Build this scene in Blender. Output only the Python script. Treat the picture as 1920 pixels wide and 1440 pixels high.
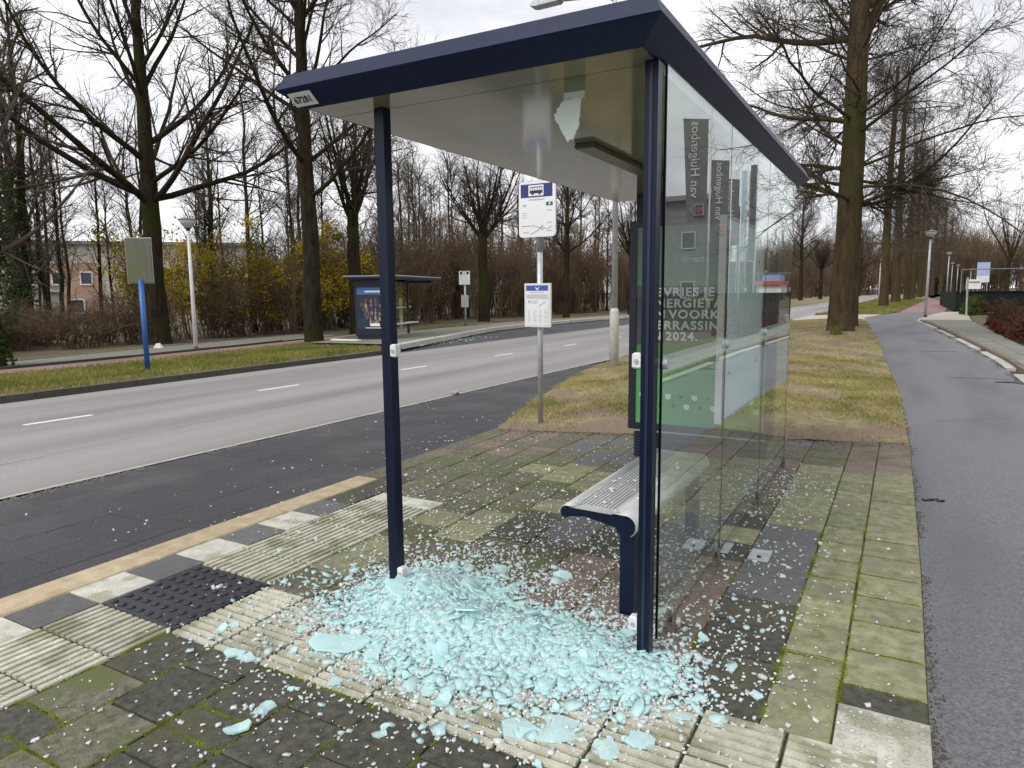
import bpy, math, random
import numpy as np
from mathutils import Vector, Matrix

# ------------------------------------------------------------------ scene reset
for o in list(bpy.data.objects):
    bpy.data.objects.remove(o, do_unlink=True)
scene = bpy.context.scene
COL = scene.collection
RNG = np.random.default_rng(7)
random.seed(7)

# ------------------------------------------------------------------ camera
EYE = 1.52
FPX, PITCH, ROLL, YAW = 1308.33, 0.131219, -0.009786, 0.509701
cyw, syw = math.cos(YAW), math.sin(YAW)
fwd = Vector((-syw*math.cos(PITCH), cyw*math.cos(PITCH), -math.sin(PITCH)))
rgt = Vector((cyw, syw, 0)); upv = rgt.cross(fwd)
r2 = math.cos(ROLL)*rgt + math.sin(ROLL)*upv
u2 = -math.sin(ROLL)*rgt + math.cos(ROLL)*upv
cam_d = bpy.data.cameras.new('camera'); cam = bpy.data.objects.new('camera', cam_d)
COL.objects.link(cam)
M = Matrix((( r2.x, u2.x, -fwd.x, 0), (r2.y, u2.y, -fwd.y, 0), (r2.z, u2.z, -fwd.z, EYE), (0, 0, 0, 1)))
cam.matrix_world = M
cam_d.sensor_width = 36; cam_d.lens = FPX/1920*36
cam_d.clip_start = 0.05; cam_d.clip_end = 3000
scene.camera = cam

# ------------------------------------------------------------------ sky (overcast) and soft sun
SUN_EL, SUN_AZ = math.radians(48), math.radians(200)
world = bpy.data.worlds.new('World'); scene.world = world; world.use_nodes = True
nt = world.node_tree; nt.nodes.clear()
wo = nt.nodes.new('ShaderNodeOutputWorld'); bg = nt.nodes.new('ShaderNodeBackground')
sky = nt.nodes.new('ShaderNodeTexSky'); sky.sky_type = 'NISHITA'; sky.sun_disc = False
sky.sun_elevation = SUN_EL; sky.sun_rotation = SUN_AZ; sky.dust_density = 4; sky.air_density = 1.0
tc = nt.nodes.new('ShaderNodeTexCoord')
mp = nt.nodes.new('ShaderNodeMapping'); mp.inputs['Scale'].default_value = (1, 1, 3.2)
nz = nt.nodes.new('ShaderNodeTexNoise'); nz.inputs['Scale'].default_value = 3.0; nz.inputs['Detail'].default_value = 5; nz.inputs['Roughness'].default_value = 0.55
rp = nt.nodes.new('ShaderNodeValToRGB')
rp.color_ramp.elements[0].position = 0.30; rp.color_ramp.elements[0].color = (5.2, 5.3, 5.6, 1)
rp.color_ramp.elements[1].position = 0.68; rp.color_ramp.elements[1].color = (9.2, 9.2, 9.35, 1)
mx = nt.nodes.new('ShaderNodeMixRGB'); mx.inputs['Fac'].default_value = 0.93
nt.links.new(tc.outputs['Generated'], mp.inputs['Vector']); nt.links.new(mp.outputs['Vector'], nz.inputs['Vector'])
nt.links.new(nz.outputs['Fac'], rp.inputs['Fac'])
nt.links.new(sky.outputs['Color'], mx.inputs['Color1']); nt.links.new(rp.outputs['Color'], mx.inputs['Color2'])
nt.links.new(mx.outputs['Color'], bg.inputs['Color']); bg.inputs['Strength'].default_value = 0.105
nt.links.new(bg.outputs['Background'], wo.inputs['Surface'])

sun_d = bpy.data.lights.new('sun', 'SUN'); sun_d.energy = 1.4; sun_d.angle = math.radians(24); sun_d.color = (1.0, 0.975, 0.94)
sun = bpy.data.objects.new('sun', sun_d); COL.objects.link(sun)
sdir = Vector((math.sin(SUN_AZ)*math.cos(SUN_EL), math.cos(SUN_AZ)*math.cos(SUN_EL), math.sin(SUN_EL)))
sun.rotation_euler = (-sdir).to_track_quat('-Z', 'Y').to_euler()

scene.view_settings.view_transform = 'Standard'; scene.view_settings.look = 'None'
scene.view_settings.gamma = 1.0; scene.view_settings.exposure = 0.60; scene.view_settings.use_curve_mapping = False
scene.render.engine = 'CYCLES'
scene.cycles.transparent_max_bounces = 24; scene.cycles.max_bounces = 8

# ------------------------------------------------------------------ materials
MATS = {}
def mat(name, c1, c2=None, scale=8.0, rough=0.8, bump=0.0, bscale=None, metal=0.0, spec=0.5, detail=6, rnd=0.0, c3=None, s3=1.2, stretch=None, lo=0.35, hi=0.65, t3=(0.5, 0.62), coat=0.0, rvar=0.0, st3=None):
    """principled with noise colour between c1 and c2, a broad second colour c3, per-object brightness variation"""
    if name in MATS: return MATS[name]
    m = bpy.data.materials.new(name); m.use_nodes = True
    n = m.node_tree.nodes; l = m.node_tree.links
    b = n['Principled BSDF']
    b.inputs['Roughness'].default_value = rough; b.inputs['Metallic'].default_value = metal
    b.inputs['Specular IOR Level'].default_value = spec; b.inputs['Coat Weight'].default_value = coat
    if c2 is None and not rnd and not bump:
        b.inputs['Base Color'].default_value = (*c1, 1); MATS[name] = m; return m
    g = n.new('ShaderNodeNewGeometry'); vec = g.outputs['Position']
    if stretch:
        mpn = n.new('ShaderNodeMapping'); mpn.inputs['Scale'].default_value = stretch
        l.new(vec, mpn.inputs['Vector']); vec = mpn.outputs['Vector']
    col = None
    if c2 is not None:
        t = n.new('ShaderNodeTexNoise'); t.inputs['Scale'].default_value = scale; t.inputs['Detail'].default_value = detail; t.inputs['Roughness'].default_value = 0.65
        l.new(vec, t.inputs['Vector'])
        r = n.new('ShaderNodeValToRGB'); r.color_ramp.elements[0].position = lo; r.color_ramp.elements[1].position = hi
        r.color_ramp.elements[0].color = (*c1, 1); r.color_ramp.elements[1].color = (*c2, 1)
        l.new(t.outputs['Fac'], r.inputs['Fac']); col = r.outputs['Color']
        if rvar:
            mr = n.new('ShaderNodeMapRange'); mr.inputs['To Min'].default_value = rough-rvar; mr.inputs['To Max'].default_value = rough+rvar
            l.new(t.outputs['Fac'], mr.inputs['Value']); l.new(mr.outputs['Result'], b.inputs['Roughness'])
    else:
        rg = n.new('ShaderNodeRGB'); rg.outputs[0].default_value = (*c1, 1); col = rg.outputs[0]
    if c3 is not None:
        t3n = n.new('ShaderNodeTexNoise'); t3n.inputs['Scale'].default_value = s3; t3n.inputs['Detail'].default_value = 4
        v3 = g.outputs['Position']
        if st3:
            m3 = n.new('ShaderNodeMapping'); m3.inputs['Scale'].default_value = st3; l.new(v3, m3.inputs['Vector']); v3 = m3.outputs['Vector']
        l.new(v3, t3n.inputs['Vector'])
        r3 = n.new('ShaderNodeValToRGB'); r3.color_ramp.elements[0].position = t3[0]; r3.color_ramp.elements[1].position = t3[1]
        l.new(t3n.outputs['Fac'], r3.inputs['Fac'])
        mxn = n.new('ShaderNodeMixRGB'); l.new(r3.outputs['Color'], mxn.inputs['Fac']); l.new(col, mxn.inputs['Color1']); mxn.inputs['Color2'].default_value = (*c3, 1)
        col = mxn.outputs['Color']
    if rnd:
        oi = n.new('ShaderNodeObjectInfo'); hs = n.new('ShaderNodeHueSaturation')
        mr = n.new('ShaderNodeMapRange'); mr.inputs['To Min'].default_value = 1-rnd; mr.inputs['To Max'].default_value = 1+rnd
        l.new(oi.outputs['Random'], mr.inputs['Value']); l.new(mr.outputs['Result'], hs.inputs['Value'])
        l.new(col, hs.inputs['Color']); col = hs.outputs['Color']
    l.new(col, b.inputs['Base Color'])
    if bump:
        tb = n.new('ShaderNodeTexNoise'); tb.inputs['Scale'].default_value = bscale or scale*4; tb.inputs['Detail'].default_value = 8
        l.new(vec, tb.inputs['Vector'])
        bp = n.new('ShaderNodeBump'); bp.inputs['Strength'].default_value = bump; bp.inputs['Distance'].default_value = 0.02 if 'bark' not in name else 0.08
        l.new(tb.outputs['Fac'], bp.inputs['Height']); l.new(bp.outputs['Normal'], b.inputs['Normal'])
    MATS[name] = m
    return m

def glassmat(name, tint, refl=1.6, base=0.0, basecol=(0.7, 0.9, 0.9), rough=0.0):
    """thin pane: front faces mix mirror by Fresnel with tinted transparency; back faces only tint"""
    m = bpy.data.materials.new(name); m.use_nodes = True; n = m.node_tree.nodes; l = m.node_tree.links; n.clear()
    o = n.new('ShaderNodeOutputMaterial'); tr = n.new('ShaderNodeBsdfTransparent'); tr.inputs['Color'].default_value = (*tint, 1)
    gl = n.new('ShaderNodeBsdfGlossy'); gl.inputs['Roughness'].default_value = rough; gl.inputs['Color'].default_value = (0.95, 1, 0.99, 1)
    fr = n.new('ShaderNodeFresnel'); fr.inputs['IOR'].default_value = 1.5
    ge = n.new('ShaderNodeNewGeometry')
    # two surfaces of one pane reflect 2R/(1+R)
    a1 = n.new('ShaderNodeMath'); a1.operation = 'ADD'; a1.inputs[1].default_value = 1.0; l.new(fr.outputs[0], a1.inputs[0])
    a2 = n.new('ShaderNodeMath'); a2.operation = 'DIVIDE'; l.new(fr.outputs[0], a2.inputs[0]); l.new(a1.outputs[0], a2.inputs[1])
    a = n.new('ShaderNodeMath'); a.operation = 'MULTIPLY'; a.inputs[1].default_value = 2.0*refl; a.use_clamp = True
    s = n.new('ShaderNodeMath'); s.operation = 'SUBTRACT'; s.inputs[0].default_value = 1.0
    k = n.new('ShaderNodeMath'); k.operation = 'MULTIPLY'
    l.new(a2.outputs[0], a.inputs[0]); l.new(ge.outputs['Backfacing'], s.inputs[1]); l.new(a.outputs[0], k.inputs[0]); l.new(s.outputs[0], k.inputs[1])
    mixn = n.new('ShaderNodeMixShader'); l.new(k.outputs[0], mixn.inputs[0])
    if base:
        df = n.new('ShaderNodeBsdfDiffuse'); df.inputs['Color'].default_value = (*basecol, 1)
        m2 = n.new('ShaderNodeMixShader'); m2.inputs[0].default_value = base; l.new(tr.outputs[0], m2.inputs[1]); l.new(df.outputs[0], m2.inputs[2])
        l.new(m2.outputs[0], mixn.inputs[1])
    else: l.new(tr.outputs[0], mixn.inputs[1])
    l.new(gl.outputs[0], mixn.inputs[2]); l.new(mixn.outputs[0], o.inputs['Surface'])
    MATS[name] = m
    return m

def shardmat(name, col, transl, rough=0.25, noise=None, clear=0.0):
    """crazed safety glass: whitish scatter plus translucency and a glossy surface"""
    m = bpy.data.materials.new(name); m.use_nodes = True; n = m.node_tree.nodes; l = m.node_tree.links; n.clear()
    o = n.new('ShaderNodeOutputMaterial')
    df = n.new('ShaderNodeBsdfDiffuse'); tl = n.new('ShaderNodeBsdfTranslucent'); gl = n.new('ShaderNodeBsdfGlossy'); gl.inputs['Roughness'].default_value = rough
    c = n.new('ShaderNodeRGB'); c.outputs[0].default_value = (*col, 1); src = c.outputs[0]
    ge = n.new('ShaderNodeNewGeometry')
    if noise:
        vo = n.new('ShaderNodeTexVoronoi'); vo.feature = 'DISTANCE_TO_EDGE'; vo.inputs['Scale'].default_value = noise
        l.new(ge.outputs['Position'], vo.inputs['Vector'])
        r = n.new('ShaderNodeValToRGB'); r.color_ramp.elements[0].position = 0.0; r.color_ramp.elements[1].position = 0.16
        r.color_ramp.elements[0].color = (0.93, 1.0, 1.0, 1); r.color_ramp.elements[1].color = (*col, 1)
        l.new(vo.outputs['Distance'], r.inputs['Fac']); src = r.outputs['Color']
        bp = n.new('ShaderNodeBump'); bp.inputs['Strength'].default_value = 0.5; bp.inputs['Distance'].default_value = 0.003
        l.new(vo.outputs['Distance'], bp.inputs['Height']); l.new(bp.outputs[0], df.inputs['Normal']); l.new(bp.outputs[0], gl.inputs['Normal'])
    else:
        t = n.new('ShaderNodeTexNoise'); t.inputs['Scale'].default_value = 60
        l.new(ge.outputs['Position'], t.inputs['Vector'])
        r = n.new('ShaderNodeValToRGB'); r.color_ramp.elements[0].position = 0.4; r.color_ramp.elements[1].position = 0.62
        r.color_ramp.elements[0].color = (*[x*0.8 for x in col], 1); r.color_ramp.elements[1].color = (0.95, 1, 1, 1)
        l.new(t.outputs['Fac'], r.inputs['Fac']); src = r.outputs['Color']
    l.new(src, df.inputs['Color']); l.new(src, tl.inputs['Color'])
    a = n.new('ShaderNodeMixShader'); a.inputs[0].default_value = transl; l.new(df.outputs[0], a.inputs[1]); l.new(tl.outputs[0], a.inputs[2])
    body = a.outputs[0]
    if clear:
        tp = n.new('ShaderNodeBsdfTransparent'); tp.inputs['Color'].default_value = (0.8, 0.97, 0.97, 1)
        a2 = n.new('ShaderNodeMixShader'); a2.inputs[0].default_value = clear; l.new(body, a2.inputs[1]); l.new(tp.outputs[0], a2.inputs[2]); body = a2.outputs[0]
    fr = n.new('ShaderNodeFresnel'); fr.inputs['IOR'].default_value = 1.5
    k = n.new('ShaderNodeMath'); k.operation = 'MULTIPLY'; s = n.new('ShaderNodeMath'); s.operation = 'SUBTRACT'; s.inputs[0].default_value = 1
    l.new(ge.outputs['Backfacing'], s.inputs[1]); l.new(fr.outputs[0], k.inputs[0]); l.new(s.outputs[0], k.inputs[1])
    b = n.new('ShaderNodeMixShader'); l.new(k.outputs[0], b.inputs[0]); l.new(body, b.inputs[1]); l.new(gl.outputs[0], b.inputs[2])
    l.new(b.outputs[0], o.inputs['Surface'])
    MATS[name] = m
    return m

def leafmat(name, c1, c2, scale=1.5):
    m = bpy.data.materials.new(name); m.use_nodes = True; n = m.node_tree.nodes; l = m.node_tree.links; n.clear()
    o = n.new('ShaderNodeOutputMaterial'); df = n.new('ShaderNodeBsdfDiffuse'); tl = n.new('ShaderNodeBsdfTranslucent')
    ge = n.new('ShaderNodeNewGeometry'); t = n.new('ShaderNodeTexNoise'); t.inputs['Scale'].default_value = scale; t.inputs['Detail'].default_value = 5
    l.new(ge.outputs['Position'], t.inputs['Vector'])
    r = n.new('ShaderNodeValToRGB'); r.color_ramp.elements[0].position = 0.36; r.color_ramp.elements[1].position = 0.64
    r.color_ramp.elements[0].color = (*c1, 1); r.color_ramp.elements[1].color = (*c2, 1)
    l.new(t.outputs['Fac'], r.inputs['Fac']); l.new(r.outputs[0], df.inputs['Color']); l.new(r.outputs[0], tl.inputs['Color'])
    a = n.new('ShaderNodeMixShader'); a.inputs[0].default_value = 0.3; l.new(df.outputs[0], a.inputs[1]); l.new(tl.outputs[0], a.inputs[2])
    l.new(a.outputs[0], o.inputs['Surface']); MATS[name] = m
    return m

NAVY = mat('navy_paint', (0.0015, 0.0050, 0.020), (0.0025, 0.0075, 0.027), 30, rough=0.32, bump=0.04, bscale=400, spec=0.3, rvar=0.10, c3=(0.012, 0.015, 0.022), s3=26, t3=(0.60, 0.80), st3=(1, 1, .35))
NAVYR = mat('navy_roof_paint', (0.002, 0.008, 0.038), (0.004, 0.012, 0.050), 30, rough=0.34, bump=0.04, bscale=400, spec=0.25, c3=(0.010, 0.016, 0.040), s3=14, t3=(0.58, 0.8))
NAVYD = mat('navy_dark', (0.006, 0.010, 0.022), (0.010, 0.014, 0.028), 20, rough=0.4)
SOFFIT = mat('soffit_panel', (0.205, 0.188, 0.105), (0.255, 0.235, 0.145), 2.5, rough=0.10, spec=0.34, c3=(0.19, 0.19, 0.115), s3=1.1)
ALU = mat('brushed_aluminium', (0.44, 0.44, 0.44), (0.53, 0.53, 0.53), 6, rough=0.38, metal=0.35, bump=0.05, bscale=200)
SLOT_SHADE = mat('slot_shade', (0.05, 0.05, 0.05))
GALV = mat('galvanised_steel', (0.36, 0.38, 0.39), (0.52, 0.54, 0.55), 14, rough=0.5, metal=0.5, spec=0.4)
WHITEP = mat('white_plastic', (0.62, 0.62, 0.60), (0.72, 0.72, 0.70), 12, rough=0.4)
WHITEB = mat('white_board', (0.70, 0.71, 0.73), (0.76, 0.77, 0.78), 3, rough=0.35)
BLUEB = mat('sign_blue', (0.018, 0.028, 0.16), rough=0.4)
GREENB = mat('sign_green', (0.03, 0.12, 0.06), rough=0.5)
GREYB = mat('print_grey', (0.42, 0.43, 0.45), rough=0.6)
DARKB = mat('print_dark', (0.02, 0.02, 0.03), rough=0.6)
BLACK = mat('black_rubber', (0.010, 0.011, 0.015), (0.022, 0.023, 0.028), 25, rough=0.5, bump=0.2, bscale=200)
GLASS = glassmat('pane_glass', (0.955, 0.985, 0.975), 1.1, base=0.035, basecol=(.78,.85,.85))
COVER = glassmat('cover_glass', (0.97, 0.99, 0.98), 0.3)
GLASSE = mat('glass_edge', (0.006, 0.012, 0.011), rough=0.2)
BANDM = glassmat('frit_band', (0.85, 0.9, 0.9), 0.8, base=0.42, basecol=(0.62, 0.72, 0.70))
SHARD = shardmat('crazed_glass', (0.60, 0.91, 0.91), 0.36, noise=110, clear=0.26)
CRUMB = shardmat('glass_crumb', (0.68, 0.95, 0.95), 0.42, rough=0.12, clear=0.0)
CRUMBW = shardmat('glass_crumb_white', (0.94, 0.98, 0.98), 0.42, rough=0.10, clear=0.12)
MOUND = shardmat('glass_mound', (0.55, 0.90, 0.89), 0.15, noise=70)
ASPHALT = mat('road_asphalt', (0.235, 0.222, 0.214), (0.315, 0.300, 0.290), 55, rough=0.72, bump=0.25, bscale=160, c3=(0.175, 0.165, 0.160), s3=0.55, t3=(0.42, 0.75), stretch=(1, 0.55, 1), st3=(1.3, .09, 1), spec=.25)
PATHM = mat('cycle_path_asphalt', (0.070, 0.071, 0.078), (0.205, 0.207, 0.220), 75, rough=0.50, bump=0.6, bscale=150, c3=(0.085, 0.086, 0.094), s3=0.8, rvar=0.14, t3=(.45,.7), st3=(1.6,.3,1))
REDPATH = mat('red_asphalt', (0.21, 0.125, 0.120), (0.28, 0.17, 0.16), 40, rough=0.8)
SLAB = mat('bay_stone', (0.022, 0.022, 0.027), (0.060, 0.060, 0.068), 55, rough=0.7, bump=0.6, bscale=150, rnd=0.14, c3=(0.080, 0.078, 0.080), s3=1.1, t3=(0.5, 0.8))
BAYSOIL = mat('bay_joint', (0.03, 0.03, 0.034), (0.075, 0.073, 0.07), 12, rough=0.8)
EDGELINE = mat('worn_edge_line', (0.27, 0.26, 0.24), (0.40, 0.385, 0.36), 7, rough=0.8)
WHITELINE = mat('road_paint', (0.60, 0.60, 0.59), (0.74, 0.74, 0.73), 18, rough=0.6)
TILE_MOSS = mat('mossy_concrete', (0.062, 0.058, 0.036), (0.168, 0.157, 0.110), 22, rough=0.85, bump=0.5, bscale=140, rnd=0.12, c3=(0.090, 0.100, 0.036), s3=3.0)
TILE_GREEN = mat('green_concrete', (0.135, 0.142, 0.062), (0.285, 0.275, 0.168), 14, rough=0.85, bump=0.5, bscale=140, rnd=0.12, c3=(0.185, 0.172, 0.115), s3=5.0, t3=(0.5, 0.7))
TILE_BROWN = mat('brown_concrete', (0.120, 0.088, 0.066), (0.215, 0.165, 0.132), 24, rough=0.82, bump=0.5, bscale=140, rnd=0.10, c3=(0.11, 0.098, 0.058), s3=3)
TILE_DARK = mat('dark_concrete', (0.026, 0.025, 0.018), (0.085, 0.081, 0.060), 26, rough=0.8, bump=0.5, bscale=140, rnd=0.12, c3=(0.066, 0.064, 0.030), s3=3.0, t3=(.54,.68))
TILE_GREY = mat('grey_concrete', (0.085, 0.086, 0.088), (0.125, 0.125, 0.125), 20, rough=0.75, bump=0.5, bscale=140, rnd=0.12)
TILE_PALE = mat('pale_concrete', (0.36, 0.35, 0.265), (0.54, 0.525, 0.43), 12, rough=0.8, bump=0.5, bscale=130, rnd=0.15, c3=(0.25, 0.25, 0.16), s3=4)
TILE_WHITE = mat('white_concrete', (0.42, 0.41, 0.35), (0.60, 0.585, 0.52), 10, rough=0.8, bump=0.5, bscale=130, rnd=0.12, c3=(0.33, 0.32, 0.24), s3=6)
KERBM = mat('beige_kerb', (0.33, 0.260, 0.155), (0.47, 0.385, 0.255), 9, rough=0.8, bump=0.4, bscale=120, rnd=0.08)
KERBD = mat('dark_kerb', (0.035, 0.033, 0.03), (0.06, 0.056, 0.05), 12, rough=0.85, rnd=0.15)
KERBP = mat('pale_kerb', (0.34, 0.33, 0.28), (0.46, 0.45, 0.40), 6, rough=0.85, rnd=0.12)
SOILJ = mat('joint_soil', (0.020, 0.020, 0.012), (0.07, 0.075, 0.022), 14, rough=0.95, bump=0.5)
SIDEW = mat('sidewalk_concrete', (0.145, 0.142, 0.118), (0.215, 0.210, 0.180), 10, rough=0.85, bump=0.3, rnd=0.1, c3=(0.19, 0.195, 0.14), s3=1.2)
SANDM = mat('pale_brick', (0.36, 0.32, 0.26), (0.45, 0.41, 0.35), 10, rough=0.85)
VERGE = mat('verge_soil', (0.150, 0.128, 0.060), (0.285, 0.245, 0.125), 7, rough=0.95, bump=0.6, bscale=40, c3=(0.185, 0.130, 0.090), s3=0.9, t3=(0.44, 0.56))
FLOORM = mat('forest_floor', (0.085, 0.062, 0.038), (0.13, 0.10, 0.06), 3, rough=0.95, bump=0.6, c3=(0.10, 0.105, 0.045), s3=0.25)
BARK = mat('bark', (0.018, 0.014, 0.009), (0.044, 0.034, 0.022), 7, spec=.08, rough=0.95, bump=0.9, bscale=22, stretch=(1, 1, 0.28), c3=(0.032, 0.033, 0.011), s3=0.7)
BARKR = mat('oak_bark', (0.046, 0.034, 0.019), (0.092, 0.070, 0.040), 7, spec=.08, rough=0.95, bump=1.0, bscale=20, stretch=(1, 1, 0.22), c3=(0.062, 0.060, 0.022), s3=0.6)
TWIG = mat('twig', (0.040, 0.031, 0.023), (0.090, 0.073, 0.054), 0.6, rough=0.95, spec=.1)
TWIGF = mat('woodland_twig', (0.062, 0.049, 0.038), (0.130, 0.106, 0.082), 0.3, rough=0.95, spec=.1)
TWIGB = mat('brown_twig', (0.092, 0.064, 0.041), (0.200, 0.148, 0.098), 0.45, rough=0.95, spec=.1)
GRASSM = leafmat('grass_blades', (0.185, 0.195, 0.055), (0.42, 0.375, 0.155), 1.1)
STRAW = leafmat('straw', (0.24, 0.19, 0.085), (0.44, 0.36, 0.19), 2.0)
GRASSF = leafmat('far_grass', (0.145, 0.165, 0.040), (0.300, 0.285, 0.090), 0.6)
YLEAF = leafmat('yellow_leaf', (0.135, 0.125, 0.022), (0.50, 0.38, 0.035), 0.55)
IVYM = leafmat('ivy_leaf', (0.028, 0.044, 0.018), (0.085, 0.105, 0.045), 1.5)
REDLEAF = leafmat('red_hedge_leaf', (0.085, 0.030, 0.022), (0.165, 0.070, 0.045), 2.0)
GREENLEAF = leafmat('hedge_leaf', (0.050, 0.075, 0.022), (0.12, 0.145, 0.045), 2.0)
DEADLEAF = leafmat('dead_leaf', (0.16, 0.085, 0.04), (0.28, 0.17, 0.09), 3.0)
MOSSM = leafmat('moss', (0.085, 0.115, 0.010), (0.210, 0.240, 0.025), 9.0)

# ------------------------------------------------------------------ mesh helpers
def tag(o, label=None, cat=None, group=None, kind=None):
    if label: o['label'] = label
    if cat: o['category'] = cat
    if group: o['group'] = group
    if kind: o['kind'] = kind
    return o

def link(name, me, material=None, parent=None):
    o = bpy.data.objects.new(name, me); COL.objects.link(o)
    if material is not None and me is not None and not me.materials: me.materials.append(material)
    if parent is not None: o.parent = parent
    return o

def empty(name, loc=(0, 0, 0), rz=0.0):
    o = bpy.data.objects.new(name, None); COL.objects.link(o); o.location = loc; o.rotation_euler = (0, 0, rz)
    o.empty_display_size = 0.2
    return o

class MB:
    def __init__(s): s.v = []; s.f = []
    def add(s, vs, fs):
        k = len(s.v); s.v += [tuple(p) for p in vs]; s.f += [tuple(i+k for i in q) for q in fs]; return s
    def box(s, x0, x1, y0, y1, z0, z1, bev=0.0):
        if bev <= 0:
            return s.add([(x0,y0,z0),(x1,y0,z0),(x1,y1,z0),(x0,y1,z0),(x0,y0,z1),(x1,y0,z1),(x1,y1,z1),(x0,y1,z1)],
                         [(3,2,1,0),(4,5,6,7),(0,1,5,4),(1,2,6,5),(2,3,7,6),(3,0,4,7)])
        b = bev; V = []
        for (z, i) in ((z0, b), (z0+b, 0), (z1-b, 0), (z1, b)):
            V += [(x0+i,y0+i,z),(x1-i,y0+i,z),(x1-i,y1-i,z),(x0+i,y1-i,z)]
        F = [(3,2,1,0),(12,13,14,15)]
        for r in range(3):
            for k in range(4):
                a = r*4+k; c = r*4+(k+1) % 4; F.append((a, c, c+4, a+4))
        return s.add(V, F)
    def prism(s, poly, z0, z1):
        n = len(poly)
        V = [(x, y, z0) for x, y in poly]+[(x, y, z1) for x, y in poly]
        F = [tuple(range(n-1, -1, -1)), tuple(range(n, 2*n))]+[(i, (i+1) % n, (i+1) % n+n, i+n) for i in range(n)]
        return s.add(V, F)
    def extrude_y(s, prof, y0, y1):
        """prof: list of (x,z), counter-clockwise seen from -Y"""
        n = len(prof)
        V = [(x, y0, z) for x, z in prof]+[(x, y1, z) for x, z in prof]
        F = [tuple(range(n)), tuple(range(2*n-1, n-1, -1))]+[((i+1) % n, i, i+n, (i+1) % n+n) for i in range(n)]
        return s.add(V, F)
    def tube(s, pts, rad, n=8, cap=True):
        pts = [Vector(p) for p in pts]
        if not hasattr(rad, '__len__'): rad = [rad]*len(pts)
        V = []; F = []
        for i, p in enumerate(pts):
            d = (pts[min(i+1, len(pts)-1)]-pts[max(i-1, 0)]).normalized()
            ref = Vector((0, 0, 1)) if abs(d.z) < 0.9 else Vector((1, 0, 0))
            a = d.cross(ref).normalized(); b = d.cross(a)
            for k in range(n):
                t = 2*math.pi*k/n; V.append(p+rad[i]*(math.cos(t)*a+math.sin(t)*b))
        for i in range(len(pts)-1):
            for k in range(n):
                a = i*n+k; c = i*n+(k+1) % n; F.append((a, a+n, c+n, c))
        if cap:
            F.append(tuple(range(n))); F.append(tuple(range(len(V)-1, len(V)-n-1, -1)))
        return s.add(V, F)
    def lathe(s, prof, n=16, c=(0, 0, 0)):
        V = []; F = []
        for r, z in prof:
            for k in range(n):
                t = 2*math.pi*k/n; V.append((c[0]+r*math.cos(t), c[1]+r*math.sin(t), c[2]+z))
        m = len(prof)
        for i in range(m-1):
            for k in range(n):
                a = i*n+k; b = i*n+(k+1) % n; F.append((a, b, b+n, a+n))
        F.append(tuple(range(n-1, -1, -1))); F.append(tuple(range((m-1)*n, m*n)))
        return s.add(V, F)
    def mesh(s, name, material=None, smooth=False):
        me = bpy.data.meshes.new(name); me.from_pydata(s.v, [], s.f)
        if smooth: me.polygons.foreach_set('use_smooth', [True]*len(me.polygons))
        me.update()
        if material: me.materials.append(material)
        return me
    def build(s, name, material=None, parent=None, smooth=False):
        return link(name, s.mesh(name, material, smooth), None, parent)

def np_mesh(name, V, F, material=None, smooth=False):
    """V (n,3) float, F (m,k) int array with constant k"""
    me = bpy.data.meshes.new(name); V = np.ascontiguousarray(V, dtype=np.float32); F = np.ascontiguousarray(F, dtype=np.int32)
    me.vertices.add(len(V)); me.vertices.foreach_set('co', V.ravel())
    k = F.shape[1]; me.loops.add(F.size); me.loops.foreach_set('vertex_index', F.ravel())
    me.polygons.add(len(F)); me.polygons.foreach_set('loop_start', np.arange(0, F.size, k, dtype=np.int32))
    me.polygons.foreach_set('loop_total', np.full(len(F), k, dtype=np.int32))
    if smooth: me.polygons.foreach_set('use_smooth', np.ones(len(F), dtype=bool))
    me.update(calc_edges=True); me.validate()
    if material: me.materials.append(material)
    return me

def text(body, size, name, material, parent, loc, rot=(0, 0, 0), bold=0.0, align='LEFT', ext=0.0008, sx=1.0, track=1.0):
    cu = bpy.data.curves.new('lettering', 'FONT'); cu.body = body; cu.size = size; cu.offset = bold; cu.extrude = ext
    cu.align_x = align; cu.space_character = track; cu.resolution_u = 3
    tmp = bpy.data.objects.new('lettering_tmp', cu); COL.objects.link(tmp)
    dg = bpy.context.evaluated_depsgraph_get(); dg.update()
    me = bpy.data.meshes.new_from_object(tmp.evaluated_get(dg)); bpy.data.objects.remove(tmp, do_unlink=True)
    me.materials.clear(); me.materials.append(material)
    o = link(name, me, None, parent); o.location = loc; o.rotation_euler = rot; o.scale = (sx, 1, 1)
    return o

def interp(tbl, y): return float(np.interp(y, [t[0] for t in tbl], [t[1] for t in tbl]))

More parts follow.
